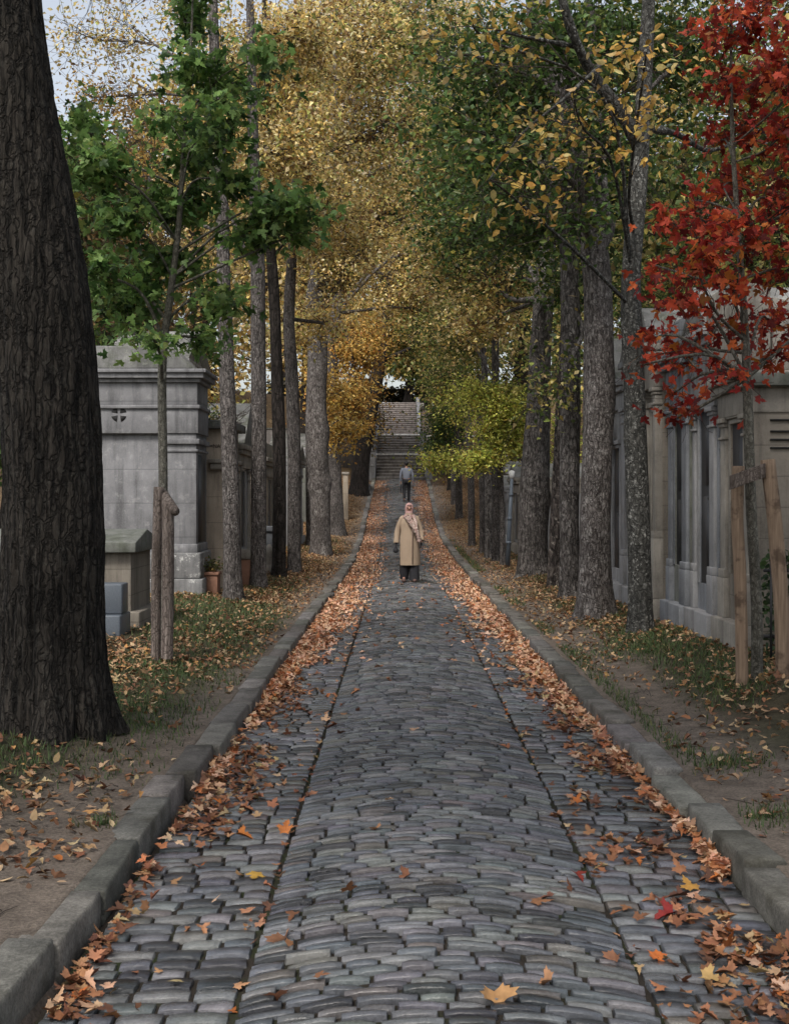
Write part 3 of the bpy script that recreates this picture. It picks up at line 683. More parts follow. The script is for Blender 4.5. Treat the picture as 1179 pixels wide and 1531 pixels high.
row_tree(742, 29.8, [(742, 760), (741, 660), (740, 500), (738, 370), (735, 250)], [.115, .10, .095, .09, .08, .05], M['bark_grey'],
         'slim pale trunk standing left of the blue post', [blob(735, 430, 31, 50, 50, 1.4, 40, PAL_GOLD), blob(705, 520, 33, 50, 36, 1.4, 30, PAL_GRNGOLD)], GR, 25, leaf=.10, per=60, spread=.42)
row_tree(731, 31.2, [(730, 740), (728, 640), (722, 520)], [.112, .105, .10, .07], M['bark_plane'],
         'dark trunk touching the slim pale one', [blob(690, 480, 33, 60, 50, 1.6, 44, PAL_GRNGOLD)], GR, 26, leaf=.10, per=60, spread=.42)
row_tree(721, 33.5, [(720, 740), (718, 660), (715, 560)], [.085, .08, .075, .05], M['bark_grey'],
         'thin brown trunk third along from the blue post', [blob(700, 600, 35, 40, 40, 1.2, 30, PAL_LIME)], GR, 27, leaf=.10, per=50, spread=.36)
row_tree(705, 37, [(704, 740), (702, 680), (700, 600)], [.11, .105, .10, .06], M['bark_grey'],
         'straight grey trunk alone amid the leaf litter on the right', [blob(672, 560, 40, 46, 40, 1.6, 44, PAL_GRNGOLD), blob(650, 490, 42, 50, 40, 1.8, 44, PAL_GRNGOLD)], GR, 28, leaf=.115, per=60, spread=.46)
row_tree(686, 47.2, [(685, 720), (683, 670), (680, 600)], [.145, .135, .13, .08], M['bark_grey'],
         'grey trunk higher up the slope on the right', [blob(670, 640, 48, 38, 35, 1.5, 50, PAL_GREEN), blob(664, 600, 52, 28, 36, 1.6, 40, PAL_GRNGOLD), blob(660, 690, 46, 30, 18, 1.0, 26, PAL_LIME)], GR, 29, leaf=.125, per=56, spread=.42, lm='green_leaf')
row_tree(678, 52, [(677, 700), (676, 650), (676, 600)], [.12, .11, .1, .06], M['bark_grey'],
         'trunk half hidden behind the one up the slope', [blob(668, 550, 56, 34, 34, 2, 50, PAL_GREEN), blob(690, 590, 56, 36, 40, 2, 50, PAL_GREEN)], GR, 30, leaf=.14, per=60, spread=.5, lm='green_leaf')
row_tree(672, 58, [(671, 690), (670, 640), (668, 580)], [.12, .11, .1, .06], M['bark_dark'],
         'farthest dark trunk near the stair foot on the right', [blob(664, 615, 62, 20, 20, 1.4, 30, [(.10, .03, .03, 3), (.2, .1, .05, 2), (.1, .12, .05, 2)]), blob(650, 665, 60, 14, 20, 1, 14, PAL_GREEN)], GR, 31, leaf=.14, per=50, spread=.4)
# lime green small tree
row_tree(752, 28.4, [(750, 760), (748, 690), (745, 640)], [.07, .06, .05, .03], M['bark_grey'],
         'low bushy lime green tree glowing behind the blue post', [blob(752, 605, 28, 34, 34, 1.0, 54, PAL_LIME), blob(738, 655, 28, 32, 30, 1.0, 40, PAL_LIME), blob(772, 650, 28.2, 26, 40, .9, 34, PAL_LIME), blob(716, 688, 28, 34, 14, .8, 22, PAL_LIME), blob(720, 590, 28.5, 30, 20, 1, 20, PAL_LIME)], None, 32, leaf=.085, per=60, spread=.27, lm='green_leaf')
row_tree(838, 33, [(838, 720), (838, 650)], [.07, .06, .03], M['bark_grey'], 'bright lime sapling showing in the gap between thick trunks on the right', [blob(842, 640, 33, 22, 80, .8, 26, PAL_LIME)], None, 33, leaf=.09, per=60, spread=.27, lm='green_leaf')

# woods behind: separate trees closing the view
BG = 'trees behind the monuments and stairs'
bgt = [
 (-9, 33, 10, PAL_BROWN, 'brown tree standing behind the left monuments', 3.4), (-7.4, 23.0, 7.5, PAL_GREEN, 'dark green tree rising over the grey mausoleum roof', 2.1), (-7.5, 46, 17, PAL_GOLD, 'tall golden tree far behind the left row', 5),
 (-4.5, 62, 22, PAL_GOLD, 'golden tree left of the upper stairs', 6), (8.6, 27, 11, PAL_GREEN, 'green tree behind the right hand chapels', 3.6), (8.0, 40, 17, PAL_GRNGOLD, 'mixed green and gold tree behind the right row', 5.2),
 (6, 58, 21, PAL_GRNGOLD, 'tall yellowing tree right of the stairs', 5.5), (.9, 82.5, 8.5, PAL_GRNGOLD, 'small leafy tree directly at the top of the stairs', 3.2), (2.2, 94, 24, PAL_GOLD, 'golden tree standing above the top of the stairs', 8.5), (-8.5, 90, 26, PAL_GOLD, 'golden tree on the hilltop left of the stairs', 9),
 (12, 88, 26, PAL_GRNGOLD, 'green gold tree on the hilltop right of the stairs', 9), (6.4, 18.0, 9.5, PAL_GRNGOLD, 'leafy tree behind the red sapling', 2.8), (-15, 70, 18, PAL_BROWN, 'brown tree far up the left hillside', 8), (16, 66, 20, PAL_BROWN, 'brown green tree far up the right hillside', 8), (-13, 44, 12, PAL_BROWN, 'brown tree behind the left monuments, uphill', 5)]
for q, (x, y, h, pal, lab, rr) in enumerate(bgt):
    z = float(ground(x, y)); r0 = .12+.02*h; up_ = h/rr
    bl = [(x, y, z+h*.34, rr*.9, rr*.8, h*.12, 70), (x-rr*.45, y+.4, z+h*.56, rr*.75, rr*.7, h*.13, 70), (x+rr*.45, y-.3, z+h*.50, rr*.75, rr*.7, h*.13, 70), (x, y, z+h*.74, rr*.85, rr*.7, h*.13, 80), (x+.2*rr, y, z+h*.95, rr*.6, rr*.6, h*.12, 60)]
    tree('deciduous_tree', lab, 'tree', BG, [(x, y, z), (x+.2, y, z+h*.3), (x-.1, y, z+h*.6), (x, y, z+h*.9)], [r0, r0*.8, r0*.6, r0*.2], M['bark_dark'],
         bl, .09+.0034*y, pal, per=44, spread=.30*rr**.6, sides=10, rings=16, seed=50+q)

for q, (x, y, sg) in enumerate(((2.9, 3.0, -1), (-2.8, 1.5, 1), (2.9, -4.5, -1), (-2.9, -6.0, 1))):  # out-of-view trees, added so their crowns darken the near road
    z = float(ground(x, y))
    tree('deciduous_tree', ['tall tree on the right verge just outside the view', 'tall tree on the left verge beside the viewpoint', 'tall tree on the right verge behind the viewpoint', 'tall tree on the left verge behind the viewpoint'][q], 'tree', 'trees around the viewpoint',
         [(x, y, z), (x+.05, y, z+3), (x-.05*sg, y, z+6), (x+.3*sg, y, z+9)], [.26, .22, .18, .08], M['bark_pale'],
         [(x+sg*1.0, y+.3, 8.2, 1.6, 2.2, 1.0, 60), (x+sg*3.0, y-.3, 8.8, 1.5, 2.2, 1.0, 60), (x-sg*1.2, y, 9.2, 1.6, 2.2, 1.2, 50)], .17, PAL_GRNGOLD, per=85, spread=.6, sides=18, rings=40, seed=90+q)

# ------------------------------------------------------------------ saplings with stakes
SAPB = [(120, 185, 34, 36), (150, 255, 42, 42), (112, 240, 22, 30), (178, 335, 44, 36), (150, 410, 34, 36), (190, 470, 36, 30), (285, 30, 32, 40), (292, 110, 38, 42), (318, 165, 44, 30), (250, 185, 30, 30), (288, 240, 48, 34),
        (235, 310, 46, 34), (300, 310, 50, 32), (262, 385, 56, 30), (215, 430, 44, 34), (330, 455, 30, 36), (300, 505, 42, 20), (235, 515, 30, 16), (395, 80, 24, 26), (368, 125, 32, 24), (398, 312, 48, 24), (452, 312, 36, 22), (385, 352, 42, 26), (440, 350, 26, 18), (345, 270, 36, 22), (330, 225, 34, 26), (290, -40, 40, 40)]
def sapling(name, label, px, D, pts, rad, blobs, per, leaf, pal, lm, seed, ry, sp, **k):
    P = [basep(px, D)]+[at(a, b, D) for a, b in pts]
    rng = np.random.RandomState(seed)
    bl = []
    for (a, b, ra, rb) in blobs:
        dd = D+rng.uniform(-.7, .7); bl.append(blob(a, b, dd, ra, rb, ry, max(3, int(ra*rb/115))))
    return tree(name, label, 'tree', None, P, rad, M['bark_sap'], bl, leaf, pal, lm, per=per, T=T_MAP, spread=sp, seed=seed, flare=.1, amp=.03, twr=.004, limbr=.45, droop=.55, up=.5, sides=14, rings=50, **k)
sapling('maple_sapling', 'young green maple tied between stakes on the left verge', 246, 11.8, [(245, 850), (244, 700), (243, 540), (255, 440), (268, 330), (276, 200), (286, 60), (290, -80)],
        [.05, .047, .045, .043, .035, .028, .02, .012, .006], SAPB, 23, .092, PAL_SAP, 'green_leaf', 300, .5, .14, limb_from=.33)
REDB = [(1120, 40, 60, 44), (1060, 50, 28, 24), (1150, 110, 40, 40), (1085, 120, 32, 34), (1110, 190, 44, 40), (1160, 210, 34, 40), (1070, 215, 20, 24), (1100, 270, 44, 36), (1155, 300, 36, 36), (1040, 300, 32, 26), (1060, 335, 50, 28), (1000, 330, 30, 22), (1115, 350, 40, 30),
        (1040, 400, 44, 34), (990, 400, 22, 26), (1100, 430, 44, 24), (1160, 400, 30, 30), (1010, 455, 34, 26), (1070, 490, 52, 26), (1150, 480, 40, 22), (975, 505, 22, 24), (1020, 530, 44, 28), (960, 545, 16, 18), (1080, 555, 34, 22), (1150, 540, 30, 20), (1010, 585, 22, 20), (1018, 620, 10, 14), (1130, -30, 50, 30), (1220, 300, 50, 120), (1215, 480, 50, 60), (1200, 100, 40, 80)]
sapling('maple_sapling', 'young red maple staked at the right edge, in front of the chapels', 1131, 9.6, [(1130, 900), (1122, 760), (1117, 600), (1112, 480), (1103, 350), (1094, 200), (1092, 60), (1095, -80)],
        [.046, .043, .041, .038, .03, .024, .018, .01, .006], REDB, 9, .078, PAL_RED, 'leaf', 301, .45, .12, limb_from=.42)

def stake_obj(root, pts, r, m, D, name='stake', seed=0, sides=14):
    P = [at(a, b, d) for a, b, d in pts]; P[0] = P[0]-np.array([0, 0, .08])
    V, Q_, c, rr = trunk_mesh(np.array(P), [r]*len(P), sides, 30, .10, 16, 2.5, 0, (), seed)
    b = MB(); b.add(V, Q_); n = len(V)
    b.F.setdefault(sides, []).append(np.array([list(range(n-sides, n))]))
    return b.build(name, m, root, smooth=False)
# left support
st = thing('tree_stake', basep(243, 11.6), 'weathered stake frame of two posts around the green sapling', 'tree stake')
stake_obj(st, [(233, 978, 11.5), (234, 850, 11.5), (237, 728, 11.5)], .047, M['stake_grey'], 11.5, 'post', 1)
stake_obj(st, [(250, 972, 11.35), (251, 860, 11.35), (251, 748, 11.35)], .058, M['stake_grey'], 11.35, 'post', 2)
bb = MB(); bb.tube([at(243, 736, 11.6), at(262, 765, 11.2)], .045, 10); bb.build('crossbar', M['stake_grey'], st)
# right support
st = thing('tree_stake', basep(1138, 9.45), 'stake frame of two peeled posts with a plank across the red sapling', 'tree stake')
stake_obj(st, [(1109, 1037, 9.5), (1106, 880, 9.5), (1102, 780, 9.5), (1103, 697, 9.5)], .049, M['stake'], 9.5, 'post', 3)
stake_obj(st, [(1170, 1055, 9.25), (1168, 930, 9.25), (1160, 810, 9.25), (1147, 687, 9.25)], .056, M['stake'], 9.25, 'post', 4)
bb = MB(); a = at(1090, 722, 9.35); c_ = at(1143, 703, 9.2); hh = .055
bb.add([a+[0, -.012, -hh], a+[0, .012, -hh], a+[0, .012, hh], a+[0, -.012, hh], c_+[0, -.012, -hh], c_+[0, .012, -hh], c_+[0, .012, hh], c_+[0, -.012, hh]],
       np.array([[0, 3, 2, 1], [4, 5, 6, 7], [0, 4, 7, 3], [1, 2, 6, 5], [3, 7, 6, 2], [0, 1, 5, 4]]))
bb.build('crossbar', M['stake_grey'], st, bevel=.004)

# ------------------------------------------------------------------ blue grey post
pz = basep(758, 27.5); t = thing('metal_post', pz, 'slim blue grey post leaning slightly by the thickest right hand trunk', 'post')
top = at(764.5, 716, 27.5)
b = MB(); b.tube([pz-[0, 0, .05], pz*.5+top*.5, top], [.058, .045, .036], 12); b.build('pole', M['post'], t, smooth=True)
for f in (.28, .55, .82):
    q = pz*(1-f)+top*f; b = MB(); b.tube([q-[0, 0, .035], q+[0, 0, .035]], .066-.02*f, 12); b.build('collar', M['post'], t)
b = MB(); b.tube([top, top+[0, 0, .05], top+[0, 0, .16], top+[0, 0, .20]], [.03, .06, .075, .02], 10); b.build('post_cap', M['white'], t)  # pale cap closing the post, emits nothing

# ------------------------------------------------------------------ right hand chapels
def chapel(name, label, side, xf, y0, y1, zb, H, ms, mp, door=(.3, .7), dh=(.3, 2.2), pil=((0.02, .16), (.84, .98)), proj=.035, ped=.5, depth=1.8, roof='gable', capz=None, plinth=.16, arch=False, pedestal=.62, group=None, door_mat='door', cat='mausoleum'):
    """small tomb chapel facing the road; side=+1 stands right of the road. o = distance towards the road"""
    L_ = y1-y0; zg = zb-.5
    X = lambda o: xf-side*o
    root = thing(name, (xf, (y0+y1)/2, zb), label, cat, group)
    yd0, yd1 = y0+door[0]*L_, y0+door[1]*L_; capz = capz or zb+H-.42
    b = MB(); b.box(X(0), X(-depth), y0, yd0, zg, zb+H); b.box(X(0), X(-depth), yd1, y1, zg, zb+H); b.box(X(0), X(-depth), yd0, yd1, zb+dh[1], zb+H)
    b.box(X(0), X(-depth), yd0, yd1, zg, zb+dh[0]); b.box(X(-.12), X(-depth), yd0, yd1, zb+dh[0], zb+dh[1]); b.build('wall', ms, root, bevel=.006)
    b = MB(); b.box(X(-.02), X(-.10), yd0+.003, yd1-.003, zb+dh[0], zb+dh[1]-.003)
    for f in (.08, .52):
        b.box(X(-.014), X(-.0195), yd0+.15*(yd1-yd0), yd1-.15*(yd1-yd0), zb+dh[0]+f*(dh[1]-dh[0]), zb+dh[0]+(f+.38)*(dh[1]-dh[0]))
    d = b.build('door', M[door_mat], root)
    b = MB(); ym = (yd0+yd1)/2; b.ball((X(-.005), yd0+.12*(yd1-yd0), zb+dh[0]+.45*(dh[1]-dh[0])), .022); b.build('handle', M['iron'], d)
    b = MB(); fw = .05                       # moulded surround
    b.box(X(.012), X(-.02), yd0-fw, yd0-.002, zb+dh[0], zb+dh[1]+fw); b.box(X(.012), X(-.02), yd1+.002, yd1+fw, zb+dh[0], zb+dh[1]+fw); b.box(X(.014), X(-.02), yd0-.001, yd1+.001, zb+dh[1]+.002, zb+dh[1]+fw)
    b.box(X(.045), X(-.02), yd0-fw-.04, yd1+fw+.04, zb+dh[1]+fw+.003, zb+dh[1]+fw+.07); b.build('door_frame', mp, root, bevel=.006)
    for p0, p1 in pil:
        a0, a1 = y0+p0*L_, y0+p1*L_; e = .022
        b = MB(); b.box(X(proj), X(-.01), a0, a1, zb+pedestal, capz)
        b.box(X(proj+.025), X(-.012), a0-e, a1+e, zb+plinth+.001, zb+pedestal-.05); b.box(X(proj+.02), X(-.011), a0-.012, a1+.012, zb+pedestal-.049, zb+pedestal+.04)
        b.box(X(proj+.02), X(-.011), a0-.015, a1+.015, capz-.20, capz-.17); b.box(X(proj+.02), X(-.011), a0-.015, a1+.015, capz-.07, capz-.03); b.box(X(proj+.045), X(-.012), a0-.03, a1+.03, capz-.029, capz+.02)
        b.build('pilaster', mp, root, bevel=.006)
    b = MB(); b.box(X(.13), X(-.05), y0-.004, y1+.004, zg, zb+plinth); b.build('plinth', mp, root, bevel=.01)
    b = MB(); b.box(X(proj+.02), X(-depth-.02), y0-.012, y1+.012, capz+.022, zb+H-.16); b.box(X(proj+.09), X(-depth-.05), y0-.03, y1+.03, zb+H-.159, zb+H-.08); b.box(X(proj+.14), X(-depth-.08), y0-.045, y1+.045, zb+H-.079, zb+H+.01)
    b.build('cornice', mp, root, bevel=.008)
    b = MB(); zt = zb+H+.012
    if roof == 'gable':
        b.prism([(y0-.04, zt), (y1+.04, zt), ((y0+y1)/2, zt+ped)], lambda p, o: (X(o), p[0], p[1]), proj+.12, -depth-.06)
    elif roof == 'arch':
        n = 12; poly = [((y0+y1)/2+math.cos(a_)*(L_/2+.03), zt+math.sin(a_)*ped) for a_ in np.linspace(0, math.pi, n)]
        b.prism(poly, lambda p, o: (X(o), p[0], p[1]), proj+.12, -depth-.06)
    elif roof == 'shed':
        for k_ in range(5):
            b.prism([(proj+.13-.35*k_, zt+.001+.0*k_), (proj+.13-.35*(k_+1)+.02, zt+.001), (proj+.13-.35*(k_+1)+.02, zt+ped*(1-.2*k_)-.05), (proj+.13-.35*k_, zt+ped*(1-.2*k_)+.02)], lambda p, a_: (X(p[0]), a_, p[1]), y0-.035, y1+.035)
    else:
        b.box(X(.02), X(-depth), y0+.03, y1-.03, zt, zt+ped)
    b.build('roof', M['st_roof'] if roof in ('gable', 'arch') else mp, root, bevel=.008)
    return root
CH = 'tomb chapels in a row along the right side'
zr = .33
A = chapel('mausoleum', 'nearest chapel on the right, cream stone with dark grooved lines on its side wall', 1, 3.45, 11.62, 12.66, zr, 2.62, M['st_cream'], M['st_beige2'], door=(.28, .72), dh=(.62, 2.15), roof='shed', ped=.85, depth=1.9, pil=((.02, .2), (.8, .98)), group=CH)
b = MB()
for z_ in (2.20, 2.28, 2.36, 2.47): b.box(3.62, 5.3, 11.600, 11.617, z_, z_+.018)
b.build('groove_line', M['void'], A)
b = MB(); b.box(3.35, 5.45, 11.50, 11.58, 2.80, 2.93); b.build('side_cornice', M['st_green'], A, bevel=.01)
chapel('mausoleum', 'blue grey chapel with tall dark doorway, second along on the right', 1, 3.42, 12.72, 13.72, zr, 3.2, M['st_blue'], M['st_pale'], door=(.34, .80), dh=(.45, 2.55), capz=zr+2.35, pil=((.06, .26), (.88, .99)), ped=.5, group=CH)
chapel('mausoleum', 'greenish mossy chapel with black doorway and stepped cornice', 1, 3.38, 13.78, 14.78, zr, 3.1, M['st_green'], M['st_blue'], door=(.34, .74), dh=(.6, 2.3), capz=zr+2.45, pil=((.04, .28), (.8, .97)), ped=.4, roof='flat', group=CH, door_mat='void')
chapel('mausoleum', 'light limestone chapel with pale pilasters on tall pedestals', 1, 3.30, 14.84, 15.82, zr, 3.3, M['st_cream'], M['st_beige2'], door=(.26, .62), dh=(.6, 2.5), capz=zr+2.75, pil=((.02, .16), (.70, .97)), proj=.09, ped=.5, roof='arch', pedestal=.95, group=CH)
chapel('mausoleum', 'slate blue chapel partly hidden behind the lichen speckled trunk', 1, 3.34, 15.88, 17.05, zr, 3.3, M['st_blue'], M['st_pale'], door=(.28, .74), dh=(.3, 2.3), capz=zr+2.6, ped=.6, group=CH)
G_ = chapel('mausoleum', 'pale grey chapel with arched slit seen between two trunks', 1, 3.34, 17.3, 19.0, zr, 3.1, M['st_pale'], M['st_pale'], door=(.34, .66), dh=(.35, 2.15), ped=.7, group=CH)
b = MB(); b.ball((3.22, 18.2, 2.62), (.05, .12, .2)); b.build('medallion', M['door'], G_)
chapel('mausoleum', 'grey gabled chapel mostly hidden by the forked pale trunk', 1, 3.6, 19.6, 21.4, zr+.03, 2.6, M['st_pale'], M['st_pale'], ped=.5, group=CH)
chapel('mausoleum', 'chalky white chapel glimpsed right of the thickest trunk', 1, 4.0, 22.5, 24.6, zr+.05, 2.0, M['st_beige2'], M['st_pale'], dh=(.25, 1.6), ped=.4, group=CH)
chapel('mausoleum', 'pale tomb showing behind the blue grey post', 1, 3.3, 31.5, 33.5, .38, 1.9, M['st_pale'], M['st_beige2'], dh=(.25, 1.5), ped=.4, group=CH)
chapel('mausoleum', 'grey tomb behind the slender trunks halfway up the right', 1, 3.4, 36, 38.5, .5, 1.6, M['st_pale'], M['st_pale'], dh=(.2, 1.2), ped=.35, group=CH)
chapel('mausoleum', 'farthest tomb on the right, low and grey below the stairs', 1, 4.2, 44, 47, 1.1, 1.7, M['st_pale'], M['st_pale'], dh=(.2, 1.3), ped=.35, group=CH)

# iron fence with ivy right of red sapling
t = thing('iron_fence', (3.85, 11.0, zr), 'black iron railing overgrown with ivy at the right edge', 'fence')
b = MB()
for k_ in range(12):
    x = 3.42+k_*.11; b.box(x-.009, x+.009, 10.94, 10.958, zr-.1, zr+.82); b.tube([(x, 10.949, zr+.82), (x, 10.949, zr+.9)], [.016, .002], 5)
b.build('bars', M['iron'], t)
for z_ in (.12, .72): b = MB(); b.box(3.36, 4.72, 10.962, 10.985, zr+z_, zr+z_+.03); b.build('rail', M['iron'], t)
rng = np.random.RandomState(5); n = 1500
P_ = np.stack([rng.uniform(3.40, 4.7, n), 11.12+rng.normal(size=n)*.07, zr+rng.uniform(0, 1, n)**.8*.92], -1)
P_[:, 2] *= 1; P_ = P_[fbm(P_*3) > -.25]
t = thing('ivy_bush', (4.0, 11.12, zr), 'dark glossy ivy climbing the black railing', 'plant')
V, Fc, k = leaves(P_, rng.uniform(.04, .08, len(P_)), rng, T_OV, .5, .3, heading=None); mk('foliage', V, Fc, M['green_leaf'], t, col=np.repeat(pick([(.03, .055, .025, 3), (.05, .09, .03, 2), (.09, .11, .07, .5)], len(P_), rng), k, 0))
v, q = twigs(np.stack([rng.uniform(3.45, 4.6, 30), np.full(30, 11.1), np.full(30, zr-.05)], -1), np.stack([rng.uniform(3.45, 4.6, 30), np.full(30, 11.13), zr+rng.uniform(.5, .95, 30)], -1), .008, .003, rng); mk('stem', v, q, M['twig'], t)

# ------------------------------------------------------------------ left monuments
zl = .33
# big grey mausoleum: its broad side faces down the avenue
xr, D0, D1 = -3.06, 18.5, 19.4; xl = xr-2.5
t = thing('mausoleum', ((xr+xl)/2, 18.95, zl), 'large sooty grey mausoleum with a pierced cross vent, behind the green sapling', 'mausoleum')
b = MB(); b.box(xl, xr, D0, D1, -.3, 3.05); b.build('wall', M['st_grey'], t, bevel=.01)
b = MB(); b.box(xr-.45, xr+.03, D0-.06, D1+.03, .95, 2.72); b.box(xr-.48, xr+.06, D0-.08, D1+.05, 2.44, 2.48); b.box(xr-.49, xr+.08, D0-.10, D1+.06, 2.56, 2.64)
b.box(xr-.47, xr+.05, D0-.075, D1+.04, .90, 1.03); b.build('pilaster', M['st_grey'], t, bevel=.008)
b = MB(); b.box(xl-.03, xl+.45, D0-.06, D1+.03, .95, 2.72); b.box(xl-.08, xl+.49, D0-.10, D1+.06, 2.56, 2.64); b.build('pilaster', M['st_grey'], t, bevel=.008)
b = MB(); b.box(xl-.10, xr+.10, D0-.12, D1+.08, .50, .90); b.box(xl-.14, xr+.14, D0-.15, D1+.12, -.3, .499); b.build('plinth', M['st_grey_white'], t, bevel=.02)
b = MB(); b.box(xl-.06, xr+.06, D0-.085, D1+.05, 2.722, 3.10); b.box(xl-.09, xr+.09, D0-.12, D1+.07, 3.101, 3.16); b.box(xl-.05, xr+.05, D0-.08, D1+.04, 3.161, 3.50)
b.box(xl-.10, xr+.10, D0-.13, D1+.08, 3.501, 3.56); b.box(xl-.16, xr+.16, D0-.19, D1+.12, 3.561, 3.64); b.box(xl-.20, xr+.20, D0-.23, D1+.15, 3.641, 3.70)
b.build('entablature', M['st_grey'], t, bevel=.01)
zt = 3.705
b = MB(); b.prism([(xl-.18, zt), (xr+.02, zt), (xr-.35, zt+.34), (xl+.2, zt+.36)], lambda p, y_: (p[0], y_, p[1]), D0-.16, D1+.1); b.build('roof', M['st_roof'], t, bevel=.02)
vx, vz = (180-CX)/F*D0, EYE-(620-HY)/F*D0
b = MB()
for q in range(4):
    a0 = math.pi/2*q+math.pi/4
    pts = [(0.025*math.cos(a0), .025*math.sin(a0))]+[(.118*math.cos(a0+e), .118*math.sin(a0+e)) for e in np.linspace(-.52, .52, 7)]
    b.prism(pts, lambda p, y_: (vx+p[0], y_, vz+p[1]), D0-.0895, D0-.0865)
b.build('cross_vent', M['void'], t)  # black pieces laid on the face, painted dark of the holes
b = MB(); b.box(xr-.001, xr+.036, D0+.12, D1-.12, 1.05, 2.4); b.build('side_panel', M['door'], t)
# beige chapels following
CL = 'tomb chapels in a row along the left side'
t = thing('mausoleum', (-3.4, 20.3, zl), 'beige limestone chapel wall just right of the grey mausoleum', 'mausoleum', CL)
b = MB(); b.box(-4.4, -2.72, 19.62, 21.0, -.2, 2.86); b.build('wall', M['st_beige'], t, bevel=.01)
b = MB(); b.box(-2.99, -2.66, 19.55, 21.03, 2.20, 2.30); b.box(-3.02, -2.63, 19.52, 21.06, 2.301, 2.37); b.build('capital', M['st_beige2'], t, bevel=.012)
b = MB(); b.box(-4.5, -2.60, 19.50, 21.1, 2.861, 3.0); b.build('roof', M['st_roof'], t, bevel=.02)
b = MB(); b.box(-3.13, -2.96, 19.612, 19.619, 2.575, 2.592); b.build('groove_line', M['void'], t)
cu = bpy.data.curves.new('inscription', 'FONT'); cu.body = 'NAPU'; cu.size = .085; cu.extrude = .002
tx = bpy.data.objects.new('inscription_tmp', cu); C.objects.link(tx); bpy.context.view_layer.update()
me = bpy.data.meshes.new_from_object(tx.evaluated_get(bpy.context.evaluated_depsgraph_get())); bpy.data.objects.remove(tx); me.materials.clear(); me.materials.append(M['engrave'])
io = bpy.data.objects.new('inscription', me); C.objects.link(io); io.parent = t; io.rotation_euler = (math.pi/2, 0, 0); io.location = (-2.955+3.4, 19.614-20.3, 2.555-zl)
rngx = np.random.RandomState(9); n = 420
P_ = np.stack([rngx.uniform(-3.9, -2.7, n), 20.0+rngx.normal(size=n)*.25, 3.05+np.abs(rngx.normal(size=n))*.16], -1)
tt_ = thing('creeper', (-3.3, 20.0, 3.0), 'dark bare creeper sprawled over the beige chapel roof', 'plant')
S_ = np.stack([rngx.uniform(-3.9, -2.7, 110), rngx.uniform(19.5, 20.8, 110), np.full(110, 3.0)], -1)
v, q = twigs(S_, S_+rngx.normal(size=(110, 3))*[.3, .2, .12]+[0, 0, .18], .008, .003, rngx, wob=.25); mk('stem', v, q, M['twig'], tt_)
V, Fc, k = leaves(P_, .06, rngx, T_OV); mk('foliage', V, Fc, M['green_leaf'], tt_, col=np.repeat(pick(PAL_GRNGOLD, n, rngx), k, 0))
chapel('mausoleum', 'grey white gothic chapel with a blind arch between two left trunks', -1, -2.80, 21.3, 23.2, zl, 2.35, M['st_pale'], M['st_beige2'], door=(.35, .65), dh=(.5, 1.9), ped=.8, group=CL, door_mat='door')
chapel('mausoleum', 'plain cream chapel with a heavy lintel, behind the dark leaning trunk', -1, -2.86, 25.6, 28.6, zl+.03, 2.25, M['st_beige'], M['st_beige2'], door=(.55, .8), dh=(.3, 1.8), ped=.35, roof='flat', group=CL)
chapel('mausoleum', 'narrow pale chapel seen left of the knotted trunk', -1, -2.9, 34.5, 37.5, .45, 2.4, M['st_pale'], M['st_pale'], ped=.5, group=CL)
chapel('mausoleum', 'old grey chapel in the gap beyond the flared trunk', -1, -2.85, 45, 48, 1.05, 2.6, M['st_green'], M['st_pale'], ped=.6, group=CL)
chapel('mausoleum', 'high pale mausoleum rising behind the beige chapel roof', -1, -5.1, 29, 32.5, 1.0, 4.1, M['st_pale'], M['st_pale'], dh=(.3, 2.2), ped=.9, group=CL)
p_ = at(516.5, 762, 47)
t = thing('stone_pillar', (p_[0], 47, float(ground(p_[0], 47))), 'square brownish stone pillar beside the dark trunk near the stairs', 'pillar')
b = MB(); zz = float(ground(p_[0], 47)); b.box(p_[0]-.10, p_[0]+.10, 46.9, 47.1, zz-.1, zz+1.75); b.build('shaft', M['st_beige'], t, bevel=.01)
b = MB(); b.box(p_[0]-.14, p_[0]+.14, 46.86, 47.14, zz+1.751, zz+1.85); b.build('cap', M['st_beige2'], t, bevel=.01)
# low tomb near
t = thing('tomb', (-4.2, 14.4, .2), 'low beige tomb with a ridged grey capstone behind the big trunk', 'tomb')
x1 = (196-CX)/F*13.9; x0_ = x1-2.3
b = MB(); b.box(x0_, x1, 13.9, 15.0, .0, 1.10); b.build('chest', M['st_cream'], t, bevel=.01)
b = MB(); b.prism([(13.78, 1.101), (13.78, 1.22), (14.45, 1.36), (15.12, 1.22), (15.12, 1.101)], lambda p, x: (x, p[0], p[1]), x0_-.1, x1+.08); b.build('capstone', M['st_green'], t, bevel=.012)
b = MB(); b.box(x0_-.06, x1+.12, 13.80, 15.1, -.1, .42); b.build('base', M['st_cream'], t, bevel=.012)
